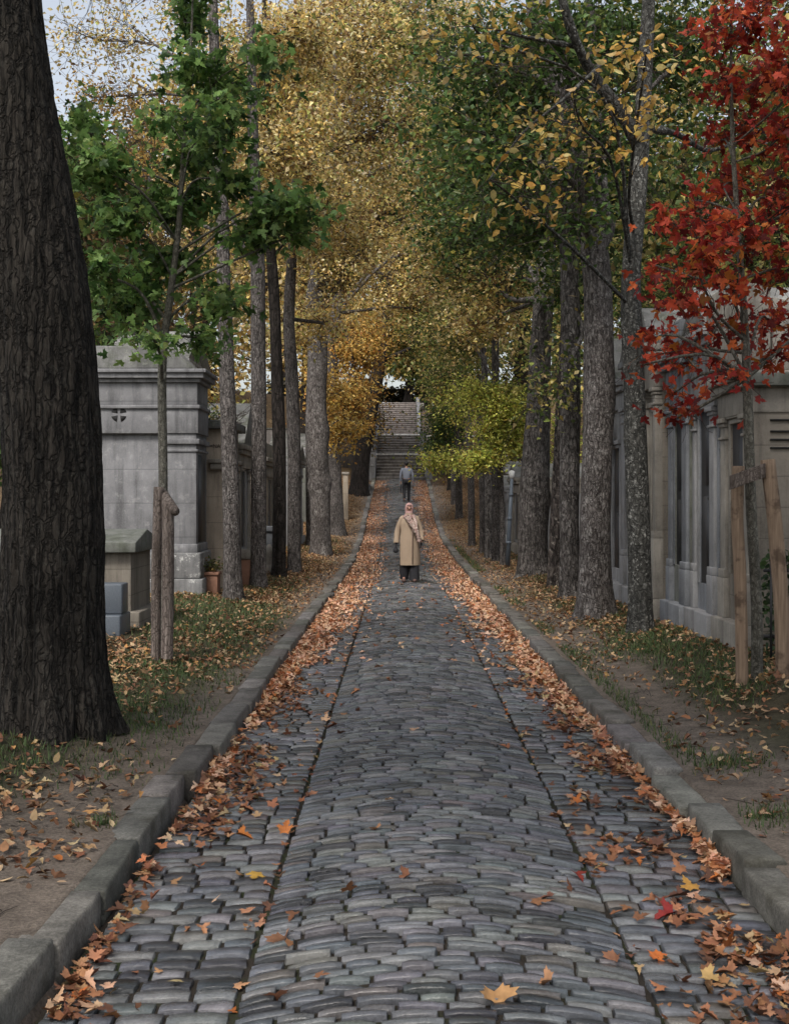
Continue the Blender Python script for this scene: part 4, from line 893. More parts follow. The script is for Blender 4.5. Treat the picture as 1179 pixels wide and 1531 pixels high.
# blue granite headstone
t = thing('gravestone', (-3.25, 13.0, .2), 'stepped blue granite gravestone peeping out right of the big trunk', 'gravestone')
xa = (183-CX)/F*13.0
b = MB(); b.box(xa-1.2, xa, 13.0, 13.3, .47, .80); b.build('headstone', M['granite_blue'], t, bevel=.02)
b = MB(); b.box(xa-1.2, xa+.0, 12.9, 13.42, .05, .469); b.build('base', M['granite_blue'], t, bevel=.02)
b = MB(); b.box(xa-1.5, xa-.12, 11.8, 12.6, .0, .36); b.build('slab', M['st_pale'], t, bevel=.02)
t = thing('gravestone', (-4.9, 12.3, .2), 'grey polished gravestone at the left edge beside the big trunk', 'gravestone')
b = MB(); b.box(-5.3, -3.95, 12.2, 12.5, 0, .62); b.build('headstone', M['granite_blue'], t, bevel=.02); b = MB(); b.box(-5.3, -3.9, 11.1, 12.19, 0, .38); b.build('slab', M['st_pale'], t, bevel=.02)
# planter
pp = basep(315, 18.9)
t = thing('planter', pp, 'brown stone planter with withered plants beside the grey mausoleum', 'planter')
b = MB(); b.box(pp[0]-.12, pp[0]+.13, 18.75, 19.05, pp[2]-.05, pp[2]+.28); b.box(pp[0]-.14, pp[0]+.15, 18.73, 19.07, pp[2]+.281, pp[2]+.33); b.build('box', M['terracotta'], t, bevel=.01)
rng = np.random.RandomState(4); P_ = pp+np.array([0, 0, .42])+rng.normal(size=(160, 3))*[.1, .1, .06]
pl = thing('potted_plant', pp+[0, 0, .33], 'olive green plant growing in the brown planter', 'plant')
V, Fc, k = leaves(P_, .06, rng, T_OV, 0, .2); mk('foliage', V, Fc, M['green_leaf'], pl, col=np.repeat(pick([(.07, .08, .03, 2), (.14, .10, .04, 1)], 160, rng), k, 0))
v, q = twigs(np.repeat((pp+[0, 0, .3])[None], 14, 0)+rng.normal(size=(14, 3))*[.04, .04, 0], P_[:14], .006, .002, rng); mk('stem', v, q, M['twig'], pl)
# small monuments between left trunks
q0 = basep(406, 24.6)
t = thing('tomb', q0, 'dark slate tomb with a pale weathered urn between the left trunks', 'tomb')
b = MB(); b.box(q0[0]-.35, q0[0]+.1, 24.7, 25.4, q0[2]-.1, q0[2]+.85); b.box(q0[0]-.38, q0[0]+.13, 24.66, 25.44, q0[2]+.851, q0[2]+.95); b.build('chest', M['st_blue'], t, bevel=.01)
b = MB(); c0 = np.array([q0[0]-.03, 24.4, q0[2]]); b.tube([c0, c0+[0, 0, .12], c0+[0, 0, .2], c0+[0, 0, .45], c0+[0, 0, .52], c0+[0, 0, .6]], [.12, .1, .05, .13, .07, .03], 14); b.build('urn', M['st_beige2'], t, smooth=True)
q0 = basep(366, 21.0)
t = thing('tomb', q0, 'small rusty brown tomb with a white top between the first two left trunks', 'tomb')
b = MB(); b.box(q0[0]-.1, q0[0]+.12, 20.9, 21.15, q0[2]-.1, q0[2]+.45); b.build('chest', M['terracotta'], t, bevel=.01); b = MB(); b.box(q0[0]-.12, q0[0]+.14, 20.87, 21.18, q0[2]+.451, q0[2]+.62); b.build('slab', M['st_beige2'], t, bevel=.02)

# ------------------------------------------------------------------ stairs
def zat(py, D): return EYE-(py-HY)/F*D
yb = 64.5; zb = float(roadz(64.4))+.01
t = thing('stone_staircase', (.35, yb, zb), 'wide stone staircase in three flights closing the avenue', 'staircase')
xa, xb = (562-CX)/F*64.5, (635-CX)/F*64.5
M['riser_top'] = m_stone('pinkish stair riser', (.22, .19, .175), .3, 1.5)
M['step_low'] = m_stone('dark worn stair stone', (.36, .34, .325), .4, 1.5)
def flight(n, y0, z0, tread, rise, xa, xb, top=False):
    b = MB(); e = MB()
    for k_ in range(n):
        y_ = y0+k_*tread; z_ = z0+(k_+1)*rise
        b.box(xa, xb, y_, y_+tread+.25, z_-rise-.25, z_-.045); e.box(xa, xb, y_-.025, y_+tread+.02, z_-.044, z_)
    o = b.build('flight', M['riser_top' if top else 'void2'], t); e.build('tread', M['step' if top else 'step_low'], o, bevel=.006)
    return y0+n*tread, z0+n*rise
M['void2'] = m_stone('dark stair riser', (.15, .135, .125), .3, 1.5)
y1_, z1_ = flight(8, yb, zb, .30, (zat(680, 67)-zb)/8, xa, xb)
b = MB(); b.box(xa-.02, xb+.02, y1_-.03, y1_+1.5, z1_-.3, z1_+.07); b.build('landing', M['step_edge'], t)
y2_, z2_ = flight(8, y1_+1.5, z1_+.07, .30, (zat(651, 71)-z1_-.07)/8, xa, xb-.12)
b = MB(); b.box(xa-.02, xb-.1, y2_-.03, y2_+1.5, z2_-.3, z2_+.08); b.build('landing', M['step_edge'], t)
xa3, xb3 = (566-CX)/F*74, (623-CX)/F*74
y3_, z3_ = flight(16, y2_+1.5, z2_+.08, .31, (zat(603, 77.6)-z2_-.08)/16, xa3, xb3, True)
b = MB(); b.box(xa3-.5, xb3+.5, y3_, y3_+6, z3_-.4, z3_-.002); b.build('landing', M['step'], t)
def pier(px0, px1, D, pyb, pyt, lab):
    x0, x1 = (px0-CX)/F*D, (px1-CX)/F*D; zb_, zt_ = zat(pyb, D), zat(pyt, D)
    b = MB(); b.box(x0, x1, D, D+.5, zb_-.6, zt_-.10); o = b.build('pier', M['st_pale'], t, bevel=.02)
    b = MB(); b.box(x0-.04, x1+.04, D-.04, D+.54, zt_-.099, zt_); b.box(x0-.02, x1+.02, D-.02, D+.52, zb_+(zt_-zb_)*.42, zb_+(zt_-zb_)*.5); b.build('cap', M['st_pale'], o, bevel=.015)
pier(635, 646, 64.6, 705, 673, '')
pier(627, 637, 68.3, 682, 645, '')
pier(551, 561, 64.4, 716, 672, '')
pier(555, 562, 68.3, 690, 640, '')
# cheek walls
b = MB()
def cheek(x0, x1, y0, z0, y1, z1): b.prism([(y0, z0-1.2), (y0, z0), (y1, z1), (y1, z1-2.5)], lambda p, x: (x, p[0], p[1]), x0, x1)
cheek(xb3+.003, xb3+.22, y2_+1.5, z2_+.35, y3_, z3_+.35); cheek(xa3-.25, xa3-.003, y2_+1.5, z2_+.35, y3_, z3_+.35)
cheek(xa-.32, xa-.023, yb+.6, zb+.55, y1_+1.4, z1_+.4); cheek(xa-.30, xa-.022, y1_+1.5, z1_+.5, y2_, z2_+.4)
b.build('cheek_wall', M['st_pale'], t, bevel=.01)
# side terraces right of the stairs
t2 = thing('retaining_wall', (2.6, 66, 3), 'dark banded terrace wall right of the stair pillars', 'wall')
b = MB()
for k_ in range(5):
    zz = zat(700-5*k_, 65.6); b.box((648-CX)/F*65.6, 7, 65.4+k_*.3, 66.5+k_*.3, zz-1.3, zz-.03)
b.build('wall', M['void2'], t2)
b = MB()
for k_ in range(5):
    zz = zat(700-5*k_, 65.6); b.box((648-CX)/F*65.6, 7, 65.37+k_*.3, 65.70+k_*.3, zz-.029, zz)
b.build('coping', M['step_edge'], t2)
t2 = thing('retaining_wall', (3, 70, 4), 'upper terrace wall with a pale coping behind the right pillar', 'wall')
b = MB(); b.box((640-CX)/F*69.5, 8, 69.5, 71, 2.5, zat(652, 69.5)-.06); b.build('wall', M['void2'], t2); b = MB(); b.box((638-CX)/F*69.5, 8.05, 69.44, 71.0, zat(652, 69.5)-.059, zat(652, 69.5)+.04); b.build('coping', M['step_edge'], t2)
t2 = thing('retaining_wall', (-1.9, 58, 2.4), 'low pale stone block by the kerb left of the stairs', 'wall')
xw1 = (552-CX)/F*58; xw0 = (527-CX)/F*58
b = MB(); b.box(xw0, xw1, 57.6, 60.4, 1.6, zat(724, 58)-.08); b.build('wall', M['st_pale'], t2, bevel=.02); b = MB(); b.box(xw0-.05, xw1+.03, 57.54, 60.45, zat(724, 58)-.079, zat(724, 58)); b.build('coping', M['st_pale'], t2, bevel=.02)
t2 = thing('retaining_wall', (-4.5, 66, 4), 'dark wall banking the slope left of the stairs', 'wall')
b = MB(); b.box(-8, xa-.6, 64.8, 65.6, 2, zat(640, 65)-.06); b.build('wall', M['void2'], t2); b = MB(); b.box(-8.05, xa-.55, 64.75, 65.65, zat(640, 65)-.059, zat(640, 65)); b.build('coping', M['st_green'], t2)
# bank behind the top of the stairs
t2 = thing('hedge', (.2, 86, 8.5), 'dark clipped hedge across the top of the stairs', 'hedge')
rng = np.random.RandomState(44); n = 8500
P_ = np.stack([rng.uniform(-9, 10, n), 84.5+rng.uniform(0, 1.8, n), 8.3+rng.uniform(0, 1, n)*1.0], -1); P_[:, 2] += rng.uniform(0, 1, n)*(1.0+.7*vnoise(xyz(P_[:, 0]*.8, 0, 3.)))
V, Fc, k = leaves(P_, rng.uniform(.2, .34, n), rng, T_OV, .2, .3); mk('foliage', V, Fc, M['green_leaf'], t2, col=np.repeat(pick([(.035, .035, .022, 3), (.06, .05, .03, 2)], n, rng), k, 0))

# ------------------------------------------------------------------ grass, litter
def scatter_grass(n, rng):
    P, H, Cc = [], [], []
    y = 3.2+(40-3.2)*rng.uniform(size=n)**2.0; s = np.where(rng.uniform(size=n) < .5, -1, 1); t = rng.uniform(.19, 3.6, n)
    u = s*(1.35+t); x = cx(y)+u
    g = fbm(xyz(x*.9, y*.7, 8.)); edge = (s > 0)*np.exp(-((t-.27)/.10)**2)*(vnoise(xyz(y*.8, 0, 3.))+.3 > 0)*1.4
    pm = pathmask(u, y); pr = np.clip((g+.28)*3, 0, 1)*(1-pm)**1.5*np.clip(1.6-y/22, .35, 1)+edge
    keep = rng.uniform(size=n) < pr; x, y, pr = x[keep], y[keep], pr[keep]
    return x, y
rng = np.random.RandomState(21)
gx, gy = scatter_grass(230000, rng)
# tufts round the big trunk and the sapling feet
for (tx_, ty_, rr, m) in ((-2.0, 7.3, .35, 900), (-2.5, 7.05, .25, 600), (-1.75, 8.3, .2, 600), (-1.9, 9.2, .3, 900), (-1.8, 10.7, .35, 900), (2.0, 7.3, .14, 500), (1.95, 6.1, .13, 400), (2.9, 13.6, .3, 900), (2.5, 12.4, .35, 900), (-1.45, 6.0, .05, 120)):
    gx = np.concatenate([gx, tx_+rng.normal(size=m)*rr]); gy = np.concatenate([gy, ty_+rng.normal(size=m)*rr])
ok = np.abs(gx-cx(gy)) > 1.56; gx, gy = gx[ok], gy[ok]
n = len(gx); gz = ground(gx, gy); hh = rng.uniform(.015, .055, n)*(1+.5*np.clip(gy/30, 0, 1)); a = rng.uniform(0, 2*math.pi, n); lean = rng.uniform(.2, 1.1, n)*hh; wd = .0028+.00022*gy
dx, dy = np.cos(a), np.sin(a)
V = np.stack([np.stack([gx-dy*wd, gy+dx*wd, gz-.004], -1), np.stack([gx+dy*wd, gy-dx*wd, gz-.004], -1), np.stack([gx+dx*lean, gy+dy*lean, gz+hh], -1)], 1).reshape(-1, 3)
tag(mk('grass', V, np.arange(3*n).reshape(-1, 3), M['grass'], col=np.repeat(pick([(.060, .10, .032, 4), (.10, .13, .045, 2), (.15, .13, .06, 1), (.035, .06, .02, 2)], n, rng), 3, 0)),
    'short green grass patches growing on both verges', 'grass', kind='stuff')

PAL_LIT = [(.26, .115, .055, 5), (.33, .165, .085, 4), (.16, .065, .035, 5), (.34, .24, .12, 1.6), (.46, .30, .19, 1.4), (.12, .055, .035, 2.5), (.38, .12, .03, .6)]
PAL_LITF = [(.56, .31, .19, 5), (.66, .44, .30, 4), (.44, .17, .07, 3), (.55, .36, .22, 2), (.30, .13, .07, 1.2)]
PAL_VER = [(.34, .215, .115, 4), (.42, .29, .17, 3), (.24, .12, .06, 3.5), (.15, .075, .04, 3), (.42, .22, .08, 1)]
rng = np.random.RandomState(77)
LX, LY, LSZ, LC, LZ, LU = [], [], [], [], [], []
def put(x, y, size, pal, zoff, up, surf):
    n = len(x); z = surf(x, y)+zoff; LX.append(x); LY.append(y); LZ.append(z); LSZ.append(size*np.ones(n)); LC.append(pick(pal, n, rng)); LU.append(np.full(n, up))
for s in (-1, 1):
    # gutter drifts: thin near the camera, dense beyond twelve metres
    n = 2300; y = 3.3+9.5*rng.uniform(size=n); wv = (.19 if s < 0 else .24)*(1+.5*vnoise(xyz(y*.7, s*5, 1.))); t = np.abs(rng.normal(size=n))*wv
    clump = vnoise(xyz(y*2.2, t*4, s*3.)); keep = (t < .62) & (rng.uniform(size=n) < np.clip(.26+clump*1.8+(y-4)*.045, .02, 1)*(1 if s > 0 else .85)); y, t = y[keep], t[keep]
    put(cx(y)+s*(1.335-t), y, rng.uniform(.032, .072, len(y)), PAL_LIT, .010+rng.uniform(0, 1, len(y))**2*.055*np.exp(-t/.1), .93, roadtop)
    n = 20000; y = 5.5+58.5*rng.uniform(size=n)**1.2; wid = .34*np.clip((y-7)/8, .2, 1)+.26*np.clip((y-15)/10, 0, 1)+.07*vnoise(xyz(y*.6, s*2, 4.)); t = rng.uniform(0, 1, n)**1.05*wid*1.35
    keep = rng.uniform(size=n) < np.clip(1.35-t/wid*1.05+.5*vnoise(xyz(y*1.8, t*3, s*7.)), .04, 1)*np.clip((y-5.5)/8+.35*vnoise(xyz(y*.9, s*4, 2.)), .02, 1); y, t = y[keep], t[keep]
    put(cx(y)+s*(1.34-t), y, rng.uniform(.042, .078, len(y)), PAL_LITF, .01+rng.uniform(0, 1, len(y))*.05*np.exp(-t/.12)+rng.uniform(0, .02, len(y)), .9, roadtop)
    # verges
    n = 52000; y = 5+58*rng.uniform(size=n)**1.3; t = .2+3.4*rng.uniform(size=n)**.9; x = cx(y)+s*(1.35+t)
    cl = fbm(xyz(x*.8, y*.5, 30.)); dens = np.clip(.22+.06*(y-7)+cl*1.2, .03, 1); pmk = pathmask(s*(1.35+t), y); keep = rng.uniform(size=n) < dens*(1-.45*pmk)
    y, x = y[keep], x[keep]; put(x, y, rng.uniform(.032, .07, len(y)), PAL_VER, .012+rng.uniform(0, .02, len(y)), .88, ground)
    n = 110; y = 3.2+6*rng.uniform(size=n); t = .2+1.5*rng.uniform(size=n)
    if s < 0: y = 3.2+4.4*rng.uniform(size=n)
    put(cx(y)+s*(1.35+t), y, rng.uniform(.035, .08, n), PAL_LIT, .010, .9, ground)
# scattered over the crown
n = 260; y = 3.3+26*rng.uniform(size=n)**1.6; u = rng.uniform(-1.3, 1.3, n); keep = rng.uniform(size=n) < .35+.5*np.abs(u); y, u = y[keep], u[keep]
put(cx(y)+u, y, rng.uniform(.045, .09, len(y)), PAL_LIT, .014, .95, roadtop)
n = 4500; y = 12+50*rng.uniform(size=n); u = rng.uniform(-1., 1., n); keep = rng.uniform(size=n) < .12+.8*np.abs(u)**3; y, u = y[keep], u[keep]
put(cx(y)+u, y, rng.uniform(.05, .08, len(y)), PAL_LITF, .014, .95, roadtop)
# leaves caught in the seams
for s in (-1, 1):
    n = 110; y = 3.5+16*rng.uniform(size=n); put(cx(y)+s*.72+rng.normal(size=n)*.02, y, rng.uniform(.03, .06, n), PAL_LIT, .0, .95, roadtop)
X_, Y_, Z_, S_, C_, U_ = map(np.concatenate, (LX, LY, LZ, LSZ, LC, LU))
order = np.argsort(Y_/S_)
vis = np.abs((X_/Y_)*F) < 560; order = np.array([o for o in order if vis[o] and EYE-(Z_[o]) > 0 and HY+F*(EYE-Z_[o])/Y_[o] < 1520][:285])
mask = np.ones(len(X_), bool); mask[order] = False
def litter_mesh(idx, T, r_):
    V, Fc, k = leaves(np.stack([X_[idx], Y_[idx], Z_[idx]], -1), S_[idx], r_, T, .02, .84, 3.2); return V, Fc, k
isov = (Y_ >= 20) | ((np.abs(X_-cx(Y_)) > 1.53) & (rng.uniform(size=len(Y_)) < .6))
ml = np.where(mask & ~isov)[0]; mf = np.where(mask & isov)[0]
V1, F1, k1 = litter_mesh(ml, T_MAP, rng); V2, F2, k2 = litter_mesh(mf, T_OV, rng)
Vd = np.concatenate([V1, V2]); cd_ = np.concatenate([np.repeat(C_[ml], k1, 0), np.repeat(C_[mf], k2, 0)])
tag(mk('leaf_litter', Vd, [np.concatenate([F1, F2+len(V1)])], M['litter'], col=cd_), 'drifts of fallen brown and orange leaves along both gutters and verges', 'fallen leaves', kind='stuff')
rng = np.random.RandomState(61); n = 900
yt = 4+22*rng.uniform(size=n)**1.4; st_ = np.where(rng.uniform(size=n) < .5, -1, 1); xt = cx(yt)+st_*(1.62+2.0*rng.uniform(size=n)); at_ = rng.uniform(0, math.pi, n); lt = rng.uniform(.03, .16, n)
xe, ye = xt+np.cos(at_)*lt, yt+np.sin(at_)*lt
v, q = twigs(np.stack([xt, yt, ground(xt, yt)+.006], -1), np.stack([xe, ye, ground(xe, ye)+.010], -1), .0028, .0014, rng, 3, .12)
tag(mk('twig_litter', v, q, M['twig']), 'thin broken twigs scattered over the earth verges', 'twigs', kind='stuff')
def one_leaf(x, y, z, s, c, lab, group, r_):
    V, Fc, k = leaves(np.zeros((1, 3)), np.array([s]), r_, T_MAP, .02, .86, 3.4)
    V -= V.mean(0)*[1, 1, 0]
    o = mk('fallen_leaf', V, Fc, M['litter'], col=np.repeat(np.array(c).reshape(1, 3), k, 0)); o.location = (float(x), float(y), float(z)+.006)
    tag(o, lab, 'leaf', group)
rl = np.random.RandomState(8)
for o_ in order:
    u = X_[o_]-cx(Y_[o_]); c = C_[o_]
    hue = 'pale tan' if c[2] > .16 else ('dark brown' if c[0] < .22 else ('bright orange' if c[2] < .045 else 'russet brown'))
    near = 'close to the camera' if Y_[o_] < 5.6 else 'farther along'
    if abs(u) > 1.52: place = ('left' if u < 0 else 'right')+' verge earth'
    elif abs(u) > .78: place = ('left' if u < 0 else 'right')+' gutter cobbles'
    else: place = 'crown of the cobbled road'
    one_leaf(X_[o_], Y_[o_], Z_[o_], S_[o_], c, f'{hue} fallen maple leaf on the {place}, {near}', f'{hue} leaves on the {place}, {near}', rl)
for (px, py, s, c, lab) in ((984, 1436, .095, (.46, .13, .03), 'vivid orange maple leaf lying alone on the right hand cobbles'), (1062, 1471, .085, (.38, .25, .10), 'yellow ochre maple leaf low down near the right corner'),
                            (745, 1499, .11, (.36, .20, .085), 'curled tan leaf at the bottom centre of the road'), (864, 1314, .085, (.20, .03, .02), 'deep red leaf lying on the right hand seam'),
                            (381, 1313, .085, (.42, .25, .05), 'golden yellow leaf beside the left hand seam'), (996, 1373, .09, (.20, .022, .02), 'crimson leaf among the brown ones on the right'),
                            (1030, 1332, .09, (.42, .22, .05), 'golden orange leaf in the right hand drift'), (418, 1405, .10, (.44, .22, .13), 'pinkish brown leaf on the left hand seam near the bottom'), (427, 1250, .09, (.48, .17, .05), 'orange brown leaf on the left hand seam')):
    x, y = on_road(px, py); one_leaf(x, y, float(roadtop(x, y))+.014, s, c, lab, None, rl)

# ------------------------------------------------------------------ people
def skin_obj(name, J, E, mats, parent, sub=2, split=None, rootv=0, loc=(0, 0, 0)):
    names = list(J); idx = {n: i for i, n in enumerate(names)}
    me = bpy.data.meshes.new(name); me.from_pydata([J[n][0] for n in names], [(idx[a], idx[b]) for a, b in E], [])
    o = bpy.data.objects.new(name, me); C.objects.link(o)
    m = o.modifiers.new('s', 'SKIN'); m.use_smooth_shade = True
    if not me.skin_vertices: me.skin_vertices.new()
    for n in names:
        r = J[n][1]; r = (r, r) if not isinstance(r, tuple) else r
        me.skin_vertices[0].data[idx[n]].radius = r; me.skin_vertices[0].data[idx[n]].use_root = (idx[n] == rootv)
    s = o.modifiers.new('u', 'SUBSURF'); s.levels = sub; s.render_levels = sub
    bpy.context.view_layer.update()
    me2 = bpy.data.meshes.new_from_object(o.evaluated_get(bpy.context.evaluated_depsgraph_get()))
    bpy.data.objects.remove(o); me2.name = name; me2.materials.clear()
    for q in mats: me2.materials.append(q)
    for p in me2.polygons:
        p.use_smooth = True
        if split: p.material_index = split(p.center)
    o = bpy.data.objects.new(name, me2); C.objects.link(o); o.parent = parent; o.location = loc
    return o
def hand(J, E, pre, wrist, sx, grip=0.0, d=(0, -.03, -1)):
    w_ = np.array(wrist); d = np.array(d, float); d /= np.linalg.norm(d); f = np.array([0, 1, 0.]); f -= f@d*d; f /= np.linalg.norm(f); n = np.cross(d, f)*sx
    pm_ = w_+d*.05; J[pre+'palm'] = (tuple(pm_), (.030, .016)); E.append((pre+'wrist', pre+'palm'))
    for i_, (off, ln) in enumerate(((-.028, .066), (-.010, .076), (.009, .071), (.027, .056))):
        a_ = pm_+d*.035+f*off; b_ = a_+d*ln*.55+n*.012*(1+grip); c_ = b_+d*ln*.45*(1-.7*grip)+n*(.016+.02*grip)
        for nm, q in (('a', a_), ('b', b_), ('c', c_)): J[f'{pre}f{i_}{nm}'] = (tuple(q), .0085 if nm != 'c' else .007)
        E.append((pre+'palm', f'{pre}f{i_}a')); E.append((f'{pre}f{i_}a', f'{pre}f{i_}b')); E.append((f'{pre}f{i_}b', f'{pre}f{i_}c'))
    a_ = w_+d*.035-f*.035; b_ = a_+d*.035-f*.014+n*.012
    J[pre+'t1'] = (tuple(a_), .011); J[pre+'t2'] = (tuple(b_), .009); E.append((pre+'palm', pre+'t1')); E.append((pre+'t1', pre+'t2'))
def body(h, arms, legs, face=-1, width=1.0):
    s = h/1.60; J, E = {}, []
    def a(n, x, y, z, r): J[n] = ((x*s, y*s, z*s), (tuple(q*s for q in r) if isinstance(r, tuple) else r*s))
    a('pelvis', 0, 0, .86, (.13*width, .095)); a('waist', 0, 0, 1.02, (.115*width, .085)); a('chest', 0, 0, 1.20, (.14*width, .10)); a('neckb', 0, .0, 1.335, .055); a('neck', 0, face*.01, 1.385, .047)
    a('jaw', 0, face*.028, 1.43, (.052, .06)); a('head', 0, face*.018, 1.50, (.070, .085)); a('crown', 0, face*.008, 1.565, (.058, .066)); a('nose', 0, face*.108, 1.475, .010)
    E += [('pelvis', 'waist'), ('waist', 'chest'), ('chest', 'neckb'), ('neckb', 'neck'), ('neck', 'jaw'), ('jaw', 'head'), ('head', 'crown'), ('head', 'nose')]
    for sd_, k_ in ((-1, 'L'), (1, 'R')):
        sh, el, wr = arms[k_]
        a(k_+'sh', sh[0], sh[1], sh[2], .052); a(k_+'el', *el, .04); a(k_+'wrist', *wr, .026); E += [('chest', k_+'sh'), (k_+'sh', k_+'el'), (k_+'el', k_+'wrist')]
        hand(J, E, k_, J[k_+'wrist'][0], -sd_, .3)
        hp, kn, an, to = legs[k_]
        a(k_+'hip', *hp, .085); a(k_+'kn', *kn, .056); a(k_+'an', *an, .036); a(k_+'toe', *to, (.036, .025)); E += [('pelvis', k_+'hip'), (k_+'hip', k_+'kn'), (k_+'kn', k_+'an'), (k_+'an', k_+'toe')]
        a(k_+'ear', sd_*.080, face*.0, 1.475, .014); E.append(('head', k_+'ear'))
    return J, E, s
def loft(rings, sides=28):
    """rings: (cx, cy, z, rx, ry, ripple)"""
    th = np.linspace(0, 2*math.pi, sides, endpoint=False); V = []
    for (x, y, z, rx, ry, rp) in rings:
        k_ = 1+rp*np.sin(th*5+z*3)+rp*.6*np.sin(th*9+1)
        V.append(np.stack([x+rx*np.cos(th)*k_, y+ry*np.sin(th)*k_, np.full(sides, z)], -1))
    n = len(rings); i = np.arange(n-1)[:, None]*sides; j = np.arange(sides)[None]; jn = (j+1) % sides
    return np.concatenate(V), np.stack([i+j, i+jn, i+sides+jn, i+sides+j], -1).reshape(-1, 4)

# the woman
wx, wy = (611.5-CX)/F*23.7, 23.7; wz = float(roadtop(wx, wy))+.014
W_ = thing('person', (wx, wy, wz), 'woman in a camel coat and dusty pink headscarf standing mid road, facing the camera', 'person')
arms = {'L': ((-.160, 0, 1.29), (-.235, .03, 1.03), (-.265, -.04, .78)), 'R': ((.160, 0, 1.29), (.225, .01, 1.03), (.245, -.09, .83))}
legs = {'L': ((-.085, 0, .83), (-.10, -.01, .46), (-.105, .02, .085), (-.115, -.10, .035)), 'R': ((.085, 0, .83), (.10, -.02, .46), (.10, .0, .085), (.115, -.13, .035))}
J, E, s = body(1.60, arms, legs)
skin_obj('body', J, E, [M['skin'], M['black']], W_, 2, lambda c: 1 if (abs(c[0]) > .2 and c[2] < .80) else 0)
def local(b, name, m, parent, off=(0, 0, 0), **k):
    V = np.concatenate(b.V)+np.array(parent.location); b.V = [V]; return b.build(name, m, parent, **k)
b = MB(); V, Q_ = loft([(.01, .0, .34, .208, .155, .05), (.008, 0, .50, .204, .152, .045), (.004, 0, .70, .200, .15, .035), (0, 0, .90, .190, .145, .025), (0, 0, 1.02, .172, .13, .02), (0, 0, 1.15, .176, .13, .015), (0, 0, 1.25, .178, .13, .005), (0, 0, 1.30, .135, .105, 0), (0, 0, 1.335, .10, .085, 0), (0, 0, 1.36, .075, .075, 0)]); b.add(V, Q_)
for k_, sg in (('L', -1), ('R', 1)):
    sh, el, wr = [np.array(q) for q in arms[k_]]
    V, Q_ = tube(spline([sh+[-sg*.07, 0, .01], sh+[-sg*.012, 0, -.03], el, wr+(el-wr)*.02], 14), np.interp(np.linspace(0, 1, 14), [0, .2, .6, 1], [.045, .062, .062, .055])*(1+.05*np.sin(np.arange(14)*2.1)), 14); b.add(V, Q_)
b.add(*loft([(0, -.02, 1.345, .09, .09, .0), (0, -.02, 1.39, .085, .085, .0)]))
co = local(b, 'coat', M['coat'], W_, smooth=True)
b = MB(); b.box(.055, .067, -.185, -.165, .36, 1.2); local(b, 'button_strip', M['shoe'], W_)
b = MB()
for sg, x in ((-1, -.10), (1, .10)): b.add(*loft([(x, sg*-.06+.02, .045, .105 if sg > 0 else .078, .10, .05), (x, sg*-.03, .2, .098, .095, .03), (x*.95, 0, .5, .098, .095, .0)]))
local(b, 'trousers', M['black'], W_, smooth=True)
for sg, x, yy_ in ((-1, -.11, -.06), (1, .11, -.08)):
    b = MB(); b.ball((x, yy_, .03), (.047, .125, .042)); local(b, 'shoe', M['shoe'], W_, smooth=True)
# headscarf: shell round head open at the face
th = np.linspace(0, 2*math.pi, 28, endpoint=False); V, Qs = [], []
zs = [1.30, 1.345, 1.39, 1.43, 1.47, 1.51, 1.55, 1.585, 1.605]; rs = [(.15, .12), (.105, .10), (.082, .088), (.083, .098), (.088, .104), (.088, .104), (.078, .09), (.05, .06), (.012, .015)]
for z, (rx, ry) in zip(zs, rs):
    V.append(np.stack([rx*np.cos(th)*(1+.03*np.sin(th*6+z*40)), -.012+ry*np.sin(th)*(1+.03*np.sin(th*5+z*30)), np.full(28, z)], -1))
V = np.concatenate(V); F_ = []
for i_ in range(len(zs)-1):
    for j_ in range(28):
        a_ = th[j_]+math.pi/28; fc = math.sin(a_) < -.72 and 3 <= i_ <= 5
        if not fc: F_.append([i_*28+j_, i_*28+(j_+1) % 28, (i_+1)*28+(j_+1) % 28, (i_+1)*28+j_])
o = mk('headscarf', V+np.array(W_.location), np.array(F_), M['hijab'], W_, smooth=True); sm = o.modifiers.new('t', 'SOLIDIFY'); sm.thickness = .008
for x in (-.028, .028): b = MB(); b.ball((x, -.094, 1.497), (.016, .010, .009)); local(b, 'eye', M['hair'], W_)
b = MB(); b.ball((0, -.096, 1.44), (.026, .008, .007)); local(b, 'mouth', M['shoe'], W_)
b = MB()
for q, (pts, r_) in enumerate((([(-.07, -.13, 1.33), (.0, -.17, 1.22), (.10, -.19, 1.08), (.16, -.19, .98)], .042), ([(-.03, -.13, 1.34), (.06, -.17, 1.2), (.14, -.18, 1.06), (.19, -.17, .93)], .038), ([(.09, -.08, 1.34), (.13, -.15, 1.2), (.14, -.19, 1.08), (.12, -.2, 1.0)], .036), ([(.14, -.19, 1.0), (.18, -.18, .92), (.20, -.17, .82)], .04))):
    V, Q_ = tube(spline(pts, 12), r_*(1+.15*np.sin(np.arange(12)*1.7+q)), 10); b.add(V, Q_)
local(b, 'scarf', M['scarf'], W_, smooth=True)
hb = thing('handbag', (wx-.30, wy-.03, wz+.55), 'small black pouch held in the hand of the woman in the camel coat', 'bag')
b = MB(); b.ball((wx-.265, wy-.06, wz+.62), (.055, .03, .055)); b.build('pouch', M['black'], hb, smooth=True)
b = MB(); b.tube([(wx-.29, wy-.06, wz+.66), (wx-.265, wy-.055, wz+.71), (wx-.24, wy-.06, wz+.66)], .006, 6); b.build('strap', M['black'], hb)

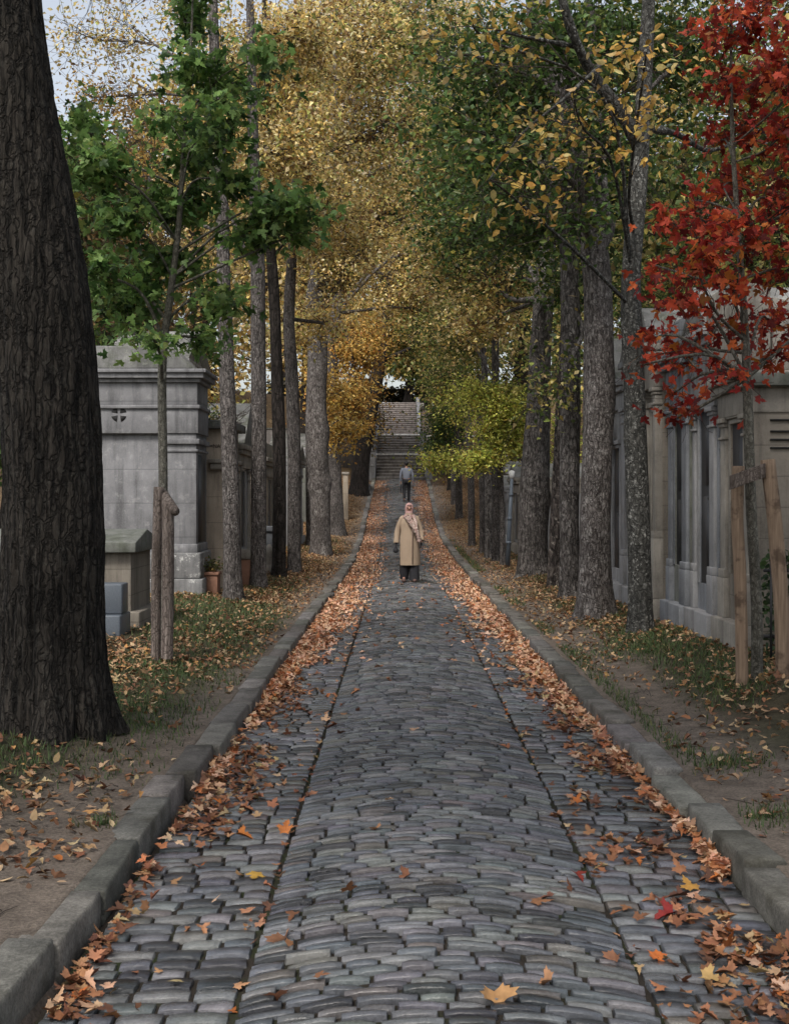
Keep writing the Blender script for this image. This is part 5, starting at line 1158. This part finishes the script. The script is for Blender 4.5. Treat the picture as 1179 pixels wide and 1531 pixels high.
# the man walking away
mx, my = (607.5-CX)/F*53.4, 53.4; mz = float(roadtop(mx, my))+.012
Mn = thing('person', (mx, my, mz), 'man in a grey blue sweater and black trousers walking away towards the stairs', 'person'); Mn_scale = 1.07; W_.scale = (.97,)*3
arms = {'L': ((-.175, 0, 1.28), (-.235, -.02, 1.03), (-.225, .03, .81)), 'R': ((.175, 0, 1.28), (.245, .0, 1.03), (.255, .06, .82))}
legs = {'L': ((-.08, 0, .83), (-.09, -.02, .46), (-.09, -.14, .13), (-.09, -.04, .04)), 'R': ((.08, 0, .83), (.09, .06, .46), (.08, .10, .08), (.085, .22, .035))}
J, E, s = body(1.70, arms, legs, face=1)
skin_obj('body', J, E, [M['skin'], M['shoe']], Mn, 2, lambda c: 1 if c[2] < .10 else 0)
def sub(J, names, k=1.0): return {n: (J[n][0], tuple(q*k for q in J[n][1]) if isinstance(J[n][1], tuple) else J[n][1]*k) for n in names}
Js = sub(J, ['pelvis', 'waist', 'chest', 'neckb', 'Lsh', 'Lel', 'Lwrist', 'Rsh', 'Rel', 'Rwrist'], 1.28)
Js['pelvis'] = ((0, 0, .89), (.16, .115)); Js['waist'] = ((0, 0, 1.10), (.155, .115)); Js['chest'] = ((0, 0, 1.28), (.17, .12))
skin_obj('sweater', Js, [('pelvis', 'waist'), ('waist', 'chest'), ('chest', 'neckb'), ('chest', 'Lsh'), ('Lsh', 'Lel'), ('Lel', 'Lwrist'), ('chest', 'Rsh'), ('Rsh', 'Rel'), ('Rel', 'Rwrist')], [M['sweater']], Mn)
Jt = sub(J, ['pelvis', 'Lhip', 'Lkn', 'Lan', 'Rhip', 'Rkn', 'Ran'], 1.22); Jt['Lan'] = (Jt['Lan'][0], .06); Jt['Ran'] = (Jt['Ran'][0], .06)
skin_obj('trousers', Jt, [('pelvis', 'Lhip'), ('Lhip', 'Lkn'), ('Lkn', 'Lan'), ('pelvis', 'Rhip'), ('Rhip', 'Rkn'), ('Rkn', 'Ran')], [M['black']], Mn)
b = MB(); b.ball((0, .0, 1.615), (.088, .102, .10), 16, 12); local(b, 'hair', M['hair'], Mn, smooth=True)
bg_ = thing('bag', (mx-.25, my+.03, mz+.45), 'thin dark bag hanging from the hand of the walking man', 'bag')
b = MB(); b.box(mx-.275, mx-.215, my-.12, my+.14, mz+.42, mz+.80); b.build('pouch', M['black'], bg_, bevel=.02)

Mn.scale = (Mn_scale,)*3
